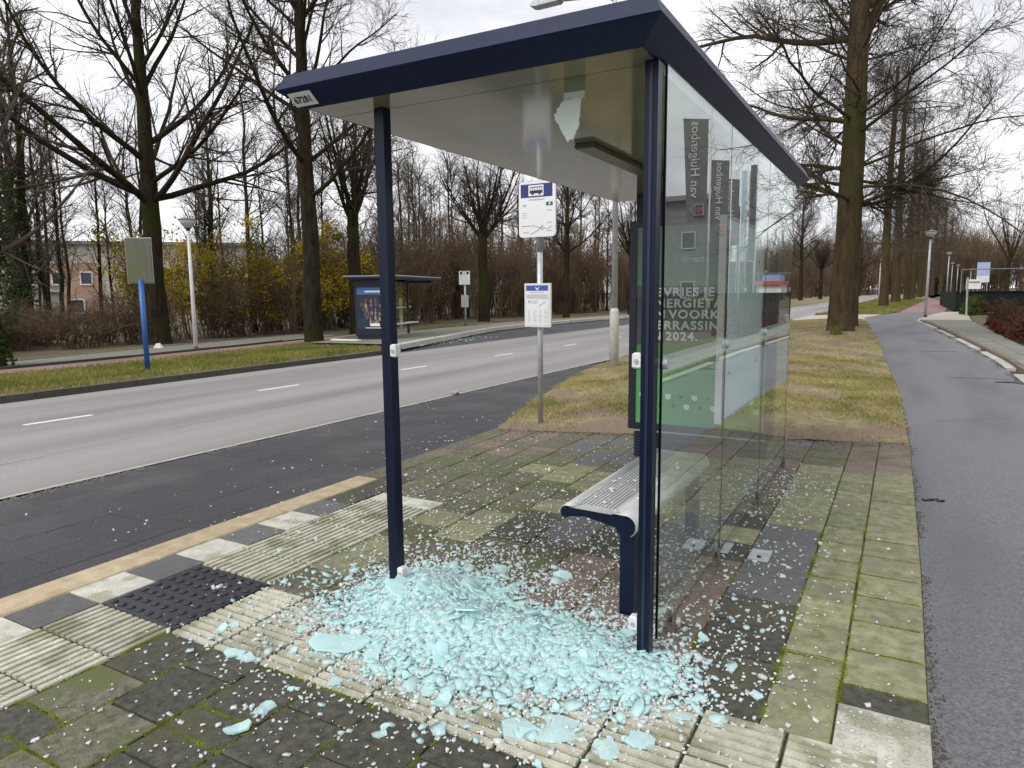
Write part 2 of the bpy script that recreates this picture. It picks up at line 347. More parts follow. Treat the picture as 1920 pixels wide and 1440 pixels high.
# ------------------------------------------------------------------ the lie of the land
def zroad(x): return -0.10-0.03*(-4.05-x)
def zfar(x): return max(-0.3245-0.012*(-14.2-x), -1.6)
NEAR = [(-30,-6.8),(0,-6.66),(4.6,-6.56),(7.6,-6.50),(13.9,-6.40),(17,-6.25),(24,-5.95),(38,-5.1),(60,-4.5),(90,-3.9),(130,-3.0),(200,-1.5),(330,3)]
FAR = [(-30,-14.3),(6,-14.2),(22,-14.2),(28,-14.1),(39,-13.5),(55,-11.8),(73,-10.0),(97,-9.3),(150,-8.7),(200,-7.6),(330,-3)]
CENTRE = [(-30,-12.4),(5.6,-10.9),(9.5,-10.59),(13.4,-10.3),(17.4,-10.06),(21.1,-9.72),(38,-9.1),(60,-7.9),(75,-6.9),(100,-6.3),(200,-4.6)]
PATHL = [(-6,.16),(2.4,.162),(4.3,.166),(7.73,.135),(10.3,.05),(15.2,-.19),(20,-.45),(28.5,-.94),(37,-1.5),(41,-1.75),(46,-1.1),(51,-.2),(61,.3),(105,2.6),(174,7.6),(260,16)]
PATHR = [(-6,2.0),(8,1.86),(13.4,1.75),(17.5,1.76),(23.5,1.47),(33,.92),(38,.55),(41,.75),(46,1.35),(51,2.2),(61,2.9),(105,5.4),(174,10.6),(260,19)]
# ------------------------------------------------------------------ ground sheets
def structure(o): o['kind'] = 'structure'; return o

def terrain():
    xs = [-900,-300,-120,-60,-40,-30,-24.2,-24.0,-14.3,-14.22,-4.1,-3.9,-2,.2,2.8,3.6,8,20,60,200,900]
    ys = [-300,-40,-6,0,6,12,20,30,40,50,70,100,150,250,500,1500]
    def z(x):
        if x <= -24.2: return zfar(x)
        if x <= -14.25: return zfar(x)-0.13
        if x <= -4.05: return zroad(x)-0.07
        if x < 3.5: return -0.075
        return 0.0
    V = [(x, y, z(x) if -24.2 < x < 3 and y < 330 or True else z(x)) for y in ys for x in xs]
    n = len(xs)
    F = [(j*n+i, j*n+i+1, (j+1)*n+i+1, (j+1)*n+i) for j in range(len(ys)-1) for i in range(n-1)]
    return structure(MB().add(V, F).build('ground', FLOORM))
terrain()

def strip(name, material, ys, lf, rf, zf, nx=1):
    """sheet between two curves x=lf(y), x=rf(y)"""
    V = []; F = []
    for y in ys:
        a, b = lf(y), rf(y)
        for i in range(nx+1):
            x = a+(b-a)*i/nx; V.append((x, y, zf(x, y)))
    w = nx+1
    for j in range(len(ys)-1):
        for i in range(nx): F.append((j*w+i, j*w+i+1, (j+1)*w+i+1, (j+1)*w+i))
    return structure(MB().add(V, F).build(name, material))

YS = [-30,-15,-5,0,5,10,14,17,20,24,28,33,38,44,50,58,66,75,85,97,112,130,150,175,200,250,330]
strip('road', ASPHALT, YS, lambda y: interp(FAR, y), lambda y: interp(NEAR, y), lambda x, y: zroad(x), 4)

# centre line dashes
k = 0
for i in range(-2, 30):
    y0 = 5.17+3.95*i; y1 = y0+0.95
    a, b = interp(CENTRE, y0), interp(CENTRE, y1)
    o = MB().add([(a-.055, y0, zroad(a)+.004), (a+.055, y0, zroad(a)+.004), (b+.055, y1, zroad(b)+.004), (b-.055, y1, zroad(b)+.004)], [(0,1,2,3)]).build('lane_marking', WHITELINE)
    structure(o)
# thin pale channel line between road and bay
strip('road_edge_strip', EDGELINE, [-30, 0, 4.6, 7.6, 13.9, 17], lambda y: interp(NEAR, y)-.02, lambda y: interp(NEAR, y)+.05, lambda x, y: zroad(x)+.006)

# ------------------------------------------------------------------ bus bay of dark slabs
KERBX = -3.93
def bay_right(y): return interp([(-30,-3.93),(4.3,-3.93),(6.65,-3.95),(8.9,-4.62),(11.4,-5.25),(13.4,-5.72),(16.5,-6.15)], y)
bay = strip('bus_bay', BAYSOIL, [-30,-10,0,2,4.3,6.65,8.9,11.4,13.4,16.5], lambda y: interp(NEAR, y)+.05, bay_right, lambda x, y: zroad(x)-.016, 2)

def clip(poly, a, b, c):
    """keep a*x+b*y<=c"""
    out = []
    for i in range(len(poly)):
        p, q = poly[i], poly[(i+1) % len(poly)]
        dp, dq = a*p[0]+b*p[1]-c, a*q[0]+b*q[1]-c
        if dp <= 0: out.append(p)
        if dp*dq < 0:
            t = dp/(dp-dq); out.append((p[0]+t*(q[0]-p[0]), p[1]+t*(q[1]-p[1])))
    return out

def slab_poly(poly, zf, th, bev, gap):
    """bevelled slab from a convex polygon, shrunk by gap"""
    cx = sum(p[0] for p in poly)/len(poly); cy = sum(p[1] for p in poly)/len(poly)
    def shrink(d):
        out = []
        for x, y in poly:
            dx, dy = cx-x, cy-y
            out.append((x+math.copysign(min(d, abs(dx)), dx), y+math.copysign(min(d, abs(dy)), dy)))
        return out
    P0 = shrink(gap); P1 = shrink(gap+bev); n = len(poly)
    V = [(x, y, zf(x)-th) for x, y in P0]+[(x, y, zf(x)-bev) for x, y in P0]+[(x, y, zf(x)) for x, y in P1]
    F = [tuple(range(2*n, 3*n))]+[(i, (i+1) % n, (i+1) % n+n, i+n) for i in range(n)]+[(i+n, (i+1) % n+n, (i+1) % n+2*n, i+2*n) for i in range(n)]
    return MB().add(V, F)

rr = random.Random(3)
bw = 0.43
for c in range(6):
    y = -1.0-rr.random()*.4
    while y < 14.5:
        ln = 0.46
        x1 = KERBX-c*bw; x0 = x1-bw
        poly = [(x0, y), (x1, y), (x1, y+ln), (x0, y+ln)]
        ym = y+ln/2
        for (ya, yb) in ((6.65, 8.9), (8.9, 11.4), (11.4, 13.4), (13.4, 16.5)):
            if ya-ln < ym < yb+ln and y+ln > 6.65:
                xa, xb = bay_right(ya), bay_right(yb); m = (xb-xa)/(yb-ya)
                poly = clip(poly, 1, -m, xa-m*ya)
        xa, xb = interp(NEAR, y)+.06, interp(NEAR, y+ln)+.06; m = (xb-xa)/ln
        poly = clip(poly, -1, m, -(xa-m*y))
        if len(poly) >= 3:
            dz = rr.uniform(-.0012, .0012)
            slab_poly(poly, lambda x: zroad(x)+dz, .03, .002, .0018).build('paving_slab', SLAB, bay)
        y += ln
# ------------------------------------------------------------------ platform paving
PT = 0.0
END_A, END_B, END_C = -0.2925, 1.0, 7.755   # far end line: y - 0.2925 x <= c
platform = structure(MB().prism([(-3.95,-3),(.165,-3),(.165,2.4),(.17,4.3),(.14,7.78),(-3.92,6.62)], -.17, -.010).build('platform', SOILJ))

def tile_mesh(w, l, name):
    b = .005
    V = []
    for z, i in ((-.05, 0), (-b*.8, 0), (0, b)):
        V += [(-w/2+i,-l/2+i,z),(w/2-i,-l/2+i,z),(w/2-i,l/2-i,z),(-w/2+i,l/2-i,z)]
    F = [(8,9,10,11)]
    for r in range(2):
        for k in range(4):
            a = r*4+k; c = r*4+(k+1) % 4; F.append((a, c, c+4, a+4))
    me = bpy.data.meshes.new(name); me.from_pydata(V, [], F); me.update(); return me

TILECACHE = {}
def place_tile(x0, x1, y0, y1, material, name='paving_tile', gap=.004):
    poly = [(x0, y0), (x1, y0), (x1, y1), (x0, y1)]
    cut = clip(poly, END_A, END_B, END_C)
    edge = lambda q: interp(PATHL, q)
    rx = edge((y0+y1)/2)
    cut = clip(cut, 1, 0, rx) if x1 > rx and cut else cut
    if len(cut) < 3: return
    area = 0
    for i in range(len(cut)):
        p, q = cut[i], cut[(i+1) % len(cut)]; area += p[0]*q[1]-p[1]*q[0]
    if area/2 < .006: return
    if abs(area/2-(x1-x0)*(y1-y0)) < 1e-6:
        key = (round(x1-x0, 3), round(y1-y0, 3), material.name)
        if key not in TILECACHE:
            me = tile_mesh(x1-x0-2*gap, y1-y0-2*gap, name); me.materials.append(material); TILECACHE[key] = me
        o = link(name, TILECACHE[key], None, platform)
        o.location = ((x0+x1)/2+rr.gauss(0, .0012), (y0+y1)/2+rr.gauss(0, .0012), rr.uniform(-.0022, .0022))
        o.rotation_euler = (rr.gauss(0, .004), rr.gauss(0, .004), rr.gauss(0, .004))
    else:
        dz = rr.uniform(-.002, .002)
        slab_poly(cut, lambda x: dz, .05, .004, gap).build(name, material, platform)

def tile_material(x, y):
    u = .5+.24*math.sin(x*2.3+y*1.1+.6)+.18*math.sin(x*1.1-y*2.4)+rr.uniform(-.22, .22); u = min(max(u, 0), 1)
    if x > -.40:   # strip next to the cycle path: green
        if y < 2.8 and x > -.14: return TILE_DARK
        if y > 6.2: return TILE_PALE if u < .0 else (TILE_MOSS if u < .5 else TILE_BROWN)
        return TILE_GREEN if u < .86 else TILE_MOSS
    if x > -.75:
        if 3.3 < y < 4.6: return TILE_GREY if u < .8 else TILE_DARK
        if y > 6.2: return TILE_MOSS
        return TILE_DARK if y < 3.5 else (TILE_GREEN if u < .5 else TILE_MOSS)
    if -1.75 < x < -.75 and 2.6 < y < 4.2:
        return TILE_BROWN if u < .88 else TILE_DARK
    if y < 1.95: return TILE_DARK if u < .82 else TILE_MOSS
    if y > 5.4: return TILE_BROWN if u < .45 else (TILE_MOSS if u < .85 else TILE_GREY)
    return TILE_MOSS if u < .5 else (TILE_GREEN if u < .66 else (TILE_DARK if u < .86 else TILE_GREY))

XS0 = -2.84
cols = [(XS0+.3043*i, XS0+.3043*(i+1)) for i in range(7)]+[(-.71, -.365), (-.365, -.13), (-.13, .17)]
STRIP_Y0, STRIP_Y1 = 1.85, 2.415
for ci, (x0, x1) in enumerate(cols):
    # behind the cross strip
    off = .0 if ci % 2 == 0 else .15
    y = STRIP_Y1
    if ci == 9: y = 2.69
    if off: place_tile(x0, x1, y, y+off, tile_material(x0+.1, y)); y += off
    while y < 8.0:
        place_tile(x0, x1, y, y+.30, tile_material((x0+x1)/2, y)); y += .30
    # in front of the cross strip
    y = STRIP_Y0
    if off: place_tile(x0, x1, y-off, y, tile_material(x0+.1, y)); y -= off
    while y > 0.35 and x1 < .3:
        if ci < 9: place_tile(x0, x1, y-.30, y, tile_material((x0+x1)/2, y-.3))
        y -= .30
# left margin beyond the strip end
for ci, (x0, x1) in enumerate([(-3.43, -3.135), (-3.135, -2.84)]):
    y = 4.06+(.15 if ci else 0)
    if ci: place_tile(x0, x1, 4.06, 4.21, TILE_MOSS)
    while y < 7.5: place_tile(x0, x1, y, y+.30, tile_material(x0, y)); y += .30
y = 3.62
while y < 7.2:
    place_tile(-3.70, -3.43, y, y+.30, TILE_DARK if y < 4.4 else tile_material(-3.5, y)); y += .30
y = 4.36
while y < 6.9:
    place_tile(-3.93, -3.70, y, y+.30, TILE_BROWN if rr.random() < .5 else TILE_MOSS); y += .30

# ribbed guidance tiles (ribs along local y)
def ribbed(w, l, n, name):
    m = MB(); m.box(-w/2, w/2, -l/2, l/2, -.05, -.005)
    p = w/n
    for i in range(n):
        c = -w/2+(i+.5)*p
        m.add([(c-p*.37,-l/2+.003,-.006),(c+p*.37,-l/2+.003,-.006),(c+p*.37,l/2-.003,-.006),(c-p*.37,l/2-.003,-.006),
               (c-p*.29,-l/2+.005,.005),(c+p*.29,-l/2+.005,.005),(c+p*.29,l/2-.005,.005),(c-p*.29,l/2-.005,.005)],
              [(4,5,6,7),(0,1,5,4),(1,2,6,5),(2,3,7,6),(3,0,4,7)])
    me = m.mesh(name); me.materials.append(TILE_PALE); me.materials.append(GROOVE)
    for i_, p_ in enumerate(me.polygons): p_.material_index = 1 if i_ < 6 else 0
    return me
GROOVE = mat('groove_dark', (0.060, 0.056, 0.035), (0.17, 0.16, 0.11), 30, rough=.95)  # base of the ribbed tiles, darker than the ribs
rib = ribbed(.277, .277, 6, 'guidance_tile')
def place_rib(x, y, rz, material=None):
    o = link('guidance_tile', rib, None, platform); o.location = (x+rr.gauss(0, .001), y+rr.gauss(0, .001), rr.uniform(-.001, .001)); o.rotation_euler = (rr.gauss(0,.003), rr.gauss(0,.003), rz)
    return o
# along the kerb
y = 1.88-.285*8
while y < 1.6:
    for x in (-3.2675, -2.9825): place_rib(x, y+.1425, 0)
    y += .285
y = 2.45
while y < 3.75:
    for x in (-3.2675, -2.9825): place_rib(x, y+.1425, 0)
    y += .285
# pale end tiles of the kerb strip
for x in (-3.2675, -2.9825): place_tile(x-.1425, x+.1425, 3.875, 4.06, TILE_WHITE, 'end_tile')
# across towards the cycle path
x = -2.83
while x < -.2:
    for yy in (STRIP_Y0+.141, STRIP_Y0+.424): place_rib(x+.1425, yy, math.pi/2)
    x += .2845
# black studded rubber square
b = MB(); b.box(-3.405, -2.845, 1.885, 2.442, -.05, .002, .003)
for i in range(8):
    for j in range(7):
        cx = -3.405+.56*(i+.5)/8; cy = 1.885+.557*(j+.5)/7
        b.lathe([(.021, .0), (.019, .005), (.012, .0085), (.004, .0095)], 8, (cx, cy, .002))
b.build('rubber_tile', BLACK, platform, True)
# chequered row behind the kerb
y = 1.578-.305*6; i = 0
while y < 3.5:
    place_tile(-3.70, -3.415, y, y+.305, TILE_GREY if i % 2 == 0 else TILE_WHITE, 'checker_tile'); y += .305; i += 1
# blistered white warning tiles by the path
def blister():
    m = MB()
    for (z, i) in ((-.05, 0), (-.004, 0), (0, .004)):
        m.v += [(-.146+i,-.142+i,z),(.146-i,-.142+i,z),(.146-i,.142-i,z),(-.146+i,.142-i,z)]
    m.f = [(8,9,10,11)]+[(r*4+k, r*4+(k+1) % 4, r*4+(k+1) % 4+4, r*4+k+4) for r in range(2) for k in range(4)]
    for i in range(6):
        for j in range(6):
            m.lathe([(.013, 0), (.011, .0025), (.005, .0042)], 7, (-.146+.292*(i+.5)/6, -.142+.284*(j+.5)/6, 0))
    return m.mesh('blister_tile', TILE_WHITE, True)
bt = blister()
for yy in (2.545, 2.26, 1.975, 1.69):
    o = link('blister_tile', bt, None, platform); o.location = (.018, yy, rr.uniform(-.001, .001)); o.rotation_euler = (0, 0, rr.gauss(0, .004))
# kerb stones
y = -2.6
while y < 4.3:
    y1 = min(y+1.0, 4.36)
    MB().box(-3.93, -3.705, y+.002, y1-.002, -.20, .002, .010).build('kerb_stone', KERBM, platform); y += 1.0

# moss growing in the joints
def tetra_cloud(P, size, name, material, squash=.5):
    n = len(P); s = size*RNG.uniform(.5, 1.4, (n, 1, 1))
    base = np.array([[1,0,-.3],[-.5,.87,-.3],[-.5,-.87,-.3],[0,0,.9]])
    ang = RNG.uniform(0, 6.28, n); R = np.zeros((n, 3, 3)); R[:,0,0] = np.cos(ang); R[:,0,1] = -np.sin(ang); R[:,1,0] = np.sin(ang); R[:,1,1] = np.cos(ang); R[:,2,2] = squash
    V = (np.einsum('nij,kj->nki', R, base)+RNG.normal(0, .15, (n, 4, 3)))*s+P[:, None, :]
    F = np.array([[0,1,3],[1,2,3],[2,0,3]])[None]+4*np.arange(n)[:, None, None]
    return np_mesh(name, V.reshape(-1, 3), F.reshape(-1, 3), material)
mp_ = []
def moss_line(x0, y0, x1, y1, n, w=.010):
    t = RNG.uniform(0, 1, n)**1.0
    keep = np.sin(t*23+x0*7)+np.sin(t*57+y0*5) > -.7
    t = t[keep]
    mp_.append(np.stack([x0+(x1-x0)*t+RNG.normal(0, w, len(t)), y0+(y1-y0)*t+RNG.normal(0, w*.6, len(t)), np.full(len(t), -.003)], -1))
moss_line(-.365, 2.45, -.365, 4.6, 2600, .011); moss_line(-.13, 2.7, -.13, 5.0, 1500, .008); moss_line(-.71, 2.45, -.71, 3.9, 800, .006)
moss_line(-.71, 5.9, -.365, 6.0, 500, .05)
for i in range(6): moss_line(XS0+.3043*i, .5, XS0+.3043*i, 1.85, 900, .010)
for i in range(26):
    ci = rr.randrange(6); yy = 1.85-.15*rr.randrange(0, 9); moss_line(XS0+.3043*ci, yy, XS0+.3043*(ci+1), yy, 300, .010)
for i in range(7): moss_line(XS0+.3043*i, 2.5, XS0+.3043*i, 6.5, 700, .007)
for i in range(30):
    yy = 2.69+.3*rr.randrange(0, 8); moss_line(-.365, yy, -.13, yy, 110, .007); moss_line(-.13, yy+.15, .14, yy+.15, 110, .006)
o = link('moss', tetra_cloud(np.concatenate(mp_), .0065, 'moss', MOSSM)); tag(o, 'bright green moss growing in the joints of the paving', 'moss', kind='stuff')

# ------------------------------------------------------------------ verge beside the platform, cycle path, sidewalk
VL = [(-3.95,6.59),(-4.64,8.9),(-5.27,11.4),(-5.74,13.4),(-6.18,16.9),(-5.9,24),(-5.5,31),(-5.0,38.6)]
VR = [(.125,7.785),(.07,9.6),(.02,11.6),(-.08,13.4),(-.27,16.9),(-.65,24),(-1.1,31),(-1.62,38.8)]
def verge_z(x, y):
    e = 0.0
    if x < -3.0: e = -(-3.0-x)/3.3*.14
    return e+.004
def verge_sheet():
    V = []; F = []; nx, rows = 14, []
    for a, b in zip(VL[:-1], VL[1:]): pass
    S = np.linspace(0, len(VL)-1, 60)
    lx = np.interp(S, range(8), [v[0] for v in VL]); ly = np.interp(S, range(8), [v[1] for v in VL])
    rx = np.interp(S, range(8), [v[0] for v in VR]); ry = np.interp(S, range(8), [v[1] for v in VR])
    for j in range(60):
        for i in range(nx+1):
            t = i/nx; x = lx[j]+(rx[j]-lx[j])*t; y = ly[j]+(ry[j]-ly[j])*t
            hump = .025*math.sin(math.pi*t)*min(1, j/6)
            mound = .22*math.exp(-((x+1.7)**2+(y-24.4)**2)/1.4)
            V.append((x, y, verge_z(x, y)+hump+mound+(rr.gauss(0, .008) if 0 < i < nx else 0)))
    w = nx+1
    for j in range(59):
        for i in range(nx): F.append((j*w+i, j*w+i+1, (j+1)*w+i+1, (j+1)*w+i))
    return MB().add(V, F).build('verge', VERGE, None, True)
structure(verge_sheet())
strip('verge', VERGE, [46,52,60,75,95,120,160,200,260], lambda y: interp(NEAR, y)+.1, lambda y: interp(PATHL, y)-.05, lambda x, y: zroad(x)+.05 if x < -4.05 else .0, 3)
strip('driveway', SANDM, [38.8,41,46], lambda y: interp(NEAR, y), lambda y: interp(PATHL, y), lambda x, y: min(0, -(-3-x)/3.3*.14 if x < -3 else 0)+.004, 3)
cp = strip('cycle_path', PATHM, [-6,0,2.4,4.3,7.73,10.3,13,15.2,17.5,20,23.5,28.5,33,37,41,46,51], lambda y: interp(PATHL, y), lambda y: interp(PATHR, y), lambda x, y: -.008)
strip('cycle_path', REDPATH, [51,61,80,105,140,174,260], lambda y: interp(PATHL, y), lambda y: interp(PATHR, y), lambda x, y: -.004)
sw = strip('sidewalk', SOILJ, [4,8,13.4,17.5,23.5,33,38], lambda y: interp(PATHR, y)+.28, lambda y: 2.70, lambda x, y: .012)
strip('driveway', SANDM, [38,41,46,52], lambda y: interp(PATHR, y)+.02, lambda y: 2.75+(y-38)*.05, lambda x, y: .008)
# far strip of ground right of the hedge bed
# sidewalk tiles, gutter stones and kerb on the right
y = 10.0; i = 0
while y < 38:
    L_ = 0.6 if y < 26 else 1.2
    xa = interp(PATHR, y+.3)+.30
    nt_ = 2 if y < 26 else 1
    xs_ = np.linspace(xa, 2.69, nt_+1)
    for a, b_ in zip(xs_[:-1], xs_[1:]):
        slab_poly([(a, y), (b_, y), (b_, y+L_), (a, y+L_)], lambda x: .045, .05, .006, .006).build('paving_slab', SIDEW, sw)
    y += L_
y = 9.0; i = 0
while y < 37.6:
    a, b_ = interp(PATHR, y), interp(PATHR, y+1.0)
    m1 = MB(); zt = .052
    m1.add([(a+.17,y+.004,-.1),(a+.30,y+.004,-.1),(b_+.30,y+.996,-.1),(b_+.17,y+.996,-.1),(a+.185,y+.004,zt),(a+.297,y+.004,zt),(b_+.297,y+.996,zt),(b_+.185,y+.996,zt)],
           [(4,5,6,7),(0,1,5,4),(1,2,6,5),(2,3,7,6),(3,0,4,7)])
    m1.build('kerb_stone', TILE_BROWN, sw)
    if (i*7) % 5 != 2:
        MB().add([(a,y+.01,.0),(a+.165,y+.01,.0),(b_+.165,y+.99,.0),(b_,y+.99,.0),(a,y+.01,-.06),(a+.165,y+.01,-.06),(b_+.165,y+.99,-.06),(b_,y+.99,-.06)],
             [(0,1,2,3),(4,5,1,0),(7,4,0,3),(5,6,2,1)]).build('gutter_stone', KERBP, sw)
    y += 1.0; i += 1

# ------------------------------------------------------------------ far side of the road
FB = [(17.5,-14.2),(18.3,-14.4),(22,-15.35),(26,-16.5),(30,-17.4),(34,-17.65),(43,-17.2),(50,-15.2),(56,-11.9)]
def fz(x, y=0): return zfar(x)
strip('verge', VERGE, [-30,-10,0,6,10,14,18,22,26,30,36,44,52,62,75,95,120,160,220], lambda y: interp([(-30,-19),(9.5,-19.0),(13,-19.2),(17,-19.8),(22,-20.4),(30,-22),(36,-22.5),(60,-20),(220,-17)], y), lambda y: (interp(FAR, y)-.13 if y < 17.5 or y > 56 else interp(FB, y)-.40), lambda x, y: zfar(x)+.02, 5)
strip('cycle_path', REDPATH, [-30,0,9.5,13,17,20,24,30], lambda y: interp([(-30,-21),(9.5,-20.5),(13,-20.7),(17,-21.2),(24,-22.4),(30,-23.4)], y), lambda y: interp([(-30,-18.9),(9.5,-18.95),(13,-19.15),(17,-19.75),(22,-20.4),(30,-21.9)], y), lambda x, y: zfar(x)+.032, 1)
strip('sidewalk', SIDEW, [-30,0,9.5,13,17,20,24], lambda y: interp([(-30,-23.6),(9.5,-22.3),(16,-23.7),(24,-25.2)], y), lambda y: interp([(-30,-21.06),(9.5,-20.56),(13,-20.76),(17,-21.26),(24,-22.46)], y), lambda x, y: zfar(x)+.075, 1)
# low dark kerb at the back of the red path
for ya, yb in ((-10,0),(0,5),(5,9.5),(9.5,13),(13,17),(17,20)):
    f = lambda q: interp([(-30,-21.06),(9.5,-20.56),(13,-20.76),(17,-21.26),(24,-22.46)], q)
    a, b_ = f(ya), f(yb); z = zfar(a)
    o = MB().add([(a-.02,ya,z),(a+.06,ya,z),(b_+.06,yb,z),(b_-.02,yb,z),(a-.02,ya,z+.10),(a+.06,ya,z+.10),(b_+.06,yb,z+.10),(b_-.02,yb,z+.10)],[(4,5,6,7),(0,1,5,4),(1,2,6,5),(2,3,7,6),(3,0,4,7)]).build('kerb', KERBD); structure(o)
# dark kerb stones along the far road edge
kerb = structure(strip('kerb', SOILJ, [-12,0,10,17.6], lambda y: interp(FAR, y)-.14, lambda y: interp(FAR, y)-.02, lambda x, y: zroad(x)+.03))
y = -8
while y < 18:
    a, b_ = interp(FAR, y), interp(FAR, y+1); z = zroad(a)
    MB().add([(a-.16,y+.006,z-.05),(a,y+.006,z-.05),(b_,y+.994,z-.05),(b_-.16,y+.994,z-.05),(a-.15,y+.006,z+.13),(a-.02,y+.006,z+.13),(b_-.02,y+.994,z+.13),(b_-.15,y+.994,z+.13)],
         [(4,5,6,7),(0,1,5,4),(1,2,6,5),(2,3,7,6),(3,0,4,7)]).build('kerb_stone', KERBD, kerb)
    y += 1.0
# far bus bay and its pale kerb
strip('bus_bay', SLAB, [17.5,18.3,22,26,30,34,38,43,47,50,55], lambda y: interp(FB, y), lambda y: interp(FAR, y)+.0, lambda x, y: -.398, 1)
for (ya, xa), (yb, xb) in zip(FB[:-1], FB[1:]):
    n = max(1, int((yb-ya)/2))
    for i in range(n):
        y0, y1 = ya+(yb-ya)*i/n, ya+(yb-ya)*(i+1)/n; a, b_ = interp(FB, y0), interp(FB, y1); z = zfar(a)
        o = MB().add([(a-.42,y0+.01,z),(a,y0+.01,z),(b_,y1-.01,z),(b_-.42,y1-.01,z),(a-.42,y0+.01,z+.16),(a-.02,y0+.01,z+.16),(b_-.02,y1-.01,z+.16),(b_-.42,y1-.01,z+.16)],[(4,5,6,7),(0,1,5,4),(1,2,6,5),(2,3,7,6),(3,0,4,7)]).build('kerb', KERBP if y0 > 18 else KERBD); structure(o)
strip('platform', SIDEW, [18.6,22,26,30,36], lambda y: interp([(18.6,-18.9),(22,-19.6),(30,-20.4),(36,-20.0)], y), lambda y: interp(FB, y)-.42, lambda x, y: zfar(x)+.14, 1)
# ------------------------------------------------------------------ the bus shelter
sh = empty('bus_shelter', (-1.65, 2.65, 0))
tag(sh, 'large dark blue bus shelter with its end pane smashed out, on the paved platform', 'bus shelter')
def loc_shift(o, root):   # parts are authored in world coordinates
    o.parent = root; o.matrix_parent_inverse = Matrix.Translation(-root.location); return o
class WB(MB):
    def part(s, name, material, root, smooth=False):
        o = s.build(name, material, None, smooth); return loc_shift(o, root)

SX0, SX1, SY0, SY1, SZ = -2.465, -.850, 2.485, 6.50, 2.368
def ring(out, z): return [(SX0-out, SY0-out, z), (SX1+out, SY0-out, z), (SX1+out, SY1+out, z), (SX0-out, SY1+out, z)]
rings = [ring(-.06, SZ+.012), ring(0, SZ), ring(.090, SZ+.069), ring(.094, SZ+.075), ring(.062, SZ+.142), ring(.05, SZ+.147), ring(-.3, SZ+.155)]
V = sum(rings, []); F = []
for r in range(len(rings)-1):
    for k in range(4):
        a = r*4+k; c = r*4+(k+1) % 4; F.append((a, c, c+4, a+4))
F.append((24, 25, 26, 27))
roof = WB().add(V, F).part('roof', NAVYR, sh)
# soffit panels with an open joint
for ya, yb in ((SY0+.004, 2.676), (2.682, SY1-.004)):
    o = WB().box(SX0+.004, SX1-.004, ya, yb, SZ+.001, SZ+.011).build('soffit_panel', SOFFIT); o.parent = roof
# ceiling light housing
lh = WB().box(-1.72, -1.60, 3.85, 5.35, SZ-.030, SZ+.002, .006).part('ceiling_light', mat('light_housing', (0.10, 0.10, 0.065), rough=.35), sh)
# number plate on the front fascia
def slopept(t): return (SY0-.090*t, SZ+.069*t)
y0, z0 = slopept(.16); y1, z1 = slopept(.80); ny, nz_ = -.609*.002, -.793*.002
pl = WB().add([(-2.508,y0+ny,z0+nz_),(-2.372,y0+ny,z0+nz_),(-2.372,y1+ny,z1+nz_),(-2.508,y1+ny,z1+nz_),
               (-2.508,y0,z0),(-2.372,y0,z0),(-2.372,y1,z1),(-2.508,y1,z1)], [(0,1,2,3),(1,0,4,5),(2,1,5,6),(3,2,6,7),(0,3,7,4)]).part('number_plate', WHITEB, sh)
yt, zt = slopept(.33)
t = text('67281', .046, 'lettering', DARKB, None, (-2.440, yt-.609*.0032, zt-.793*.0032), (math.pi-math.atan2(.069, .090), 0, 0), bold=.0012, align='CENTER', ext=.0003, sx=.95)
t.parent = pl
# posts
for (xa, xb) in ((-2.190, -2.136), (-.890, -.838)):
    p = WB().box(xa, xb, 2.632, 2.686, 0, SZ+.003, .006).part('post', NAVY, sh)
    g = WB().box((xa+xb)/2-.006, (xa+xb)/2+.006, 2.6275, 2.632, .03, SZ-.01).build('groove', mat('groove_edge', (.012,.020,.045), rough=.3)) if xa > -1 else None
    if g: g.parent = p
# pane clips left on the posts
for (xa, xb, z) in ((-2.136, -2.104, 1.215), (-2.136, -2.104, .10), (-.925, -.890, 1.215), (-.925, -.890, .12)):
    c = WB().box(xa, xb, 2.628, 2.668, z, z+.062, .006).part('pane_clip', WHITEP, sh)
    d = WB().tube([((xa+xb)/2, 2.629, z+.031), ((xa+xb)/2, 2.622, z+.031)], .009, 10).build('screw', GALV); d.parent = c
# rear glass wall: three panes, dotted band, clamps, feet
GX0, GX1 = -.838, -.829
seams = [2.715, 3.862, 5.052, 6.30]
for i in range(3):
    ya, yb = seams[i]+.003, seams[i+1]-.003
    # pane faces and the green edge
    g = WB().box(GX0, GX1, ya, yb, .062, SZ+.006).part('glass_pane', GLASS, sh)
    e = WB()
    e.box(GX0-.0004, GX1+.0004, ya-.003, ya+.003, .062, SZ+.004); e.box(GX0-.0004, GX1+.0004, yb-.0012, yb+.0008, .062, SZ+.004); e.box(GX0-.0004, GX1+.0004, ya, yb, .0606, .0626)
    e = e.build('pane_edge', GLASSE); e.parent = g
    bnd = WB().add([(GX1+.0012, ya, 1.190), (GX1+.0012, yb, 1.190), (GX1+.0012, yb, 1.262), (GX1+.0012, ya, 1.262)], [(0,1,2,3)]).build('dotted_band', BANDM)
    bnd.parent = g
for yc in (2.735, 3.862, 5.052):
    c = WB()
    c.tube([(GX1+.0015, yc, 1.228), (GX1+.020, yc, 1.228)], [.024, .021], 16); c.tube([(GX0-.0015, yc, 1.228), (GX0-.022, yc, 1.228)], [.024, .021], 16)
    c.part('glass_clamp', GALV, sh, False)
for yc in (2.93, 3.80, 5.05, 6.26):
    c = WB(); c.box(-.852, -.846, yc-.022, yc+.022, 0, .098, .001); c.box(-.822, -.816, yc-.022, yc+.022, 0, .098, .001); c.box(-.846, -.822, yc-.02, yc+.02, .0, .05)
    c.part('glass_foot', mat('weathered_steel', (.10,.085,.07), (.22,.19,.16), 40, rough=.6, metal=.4), sh)
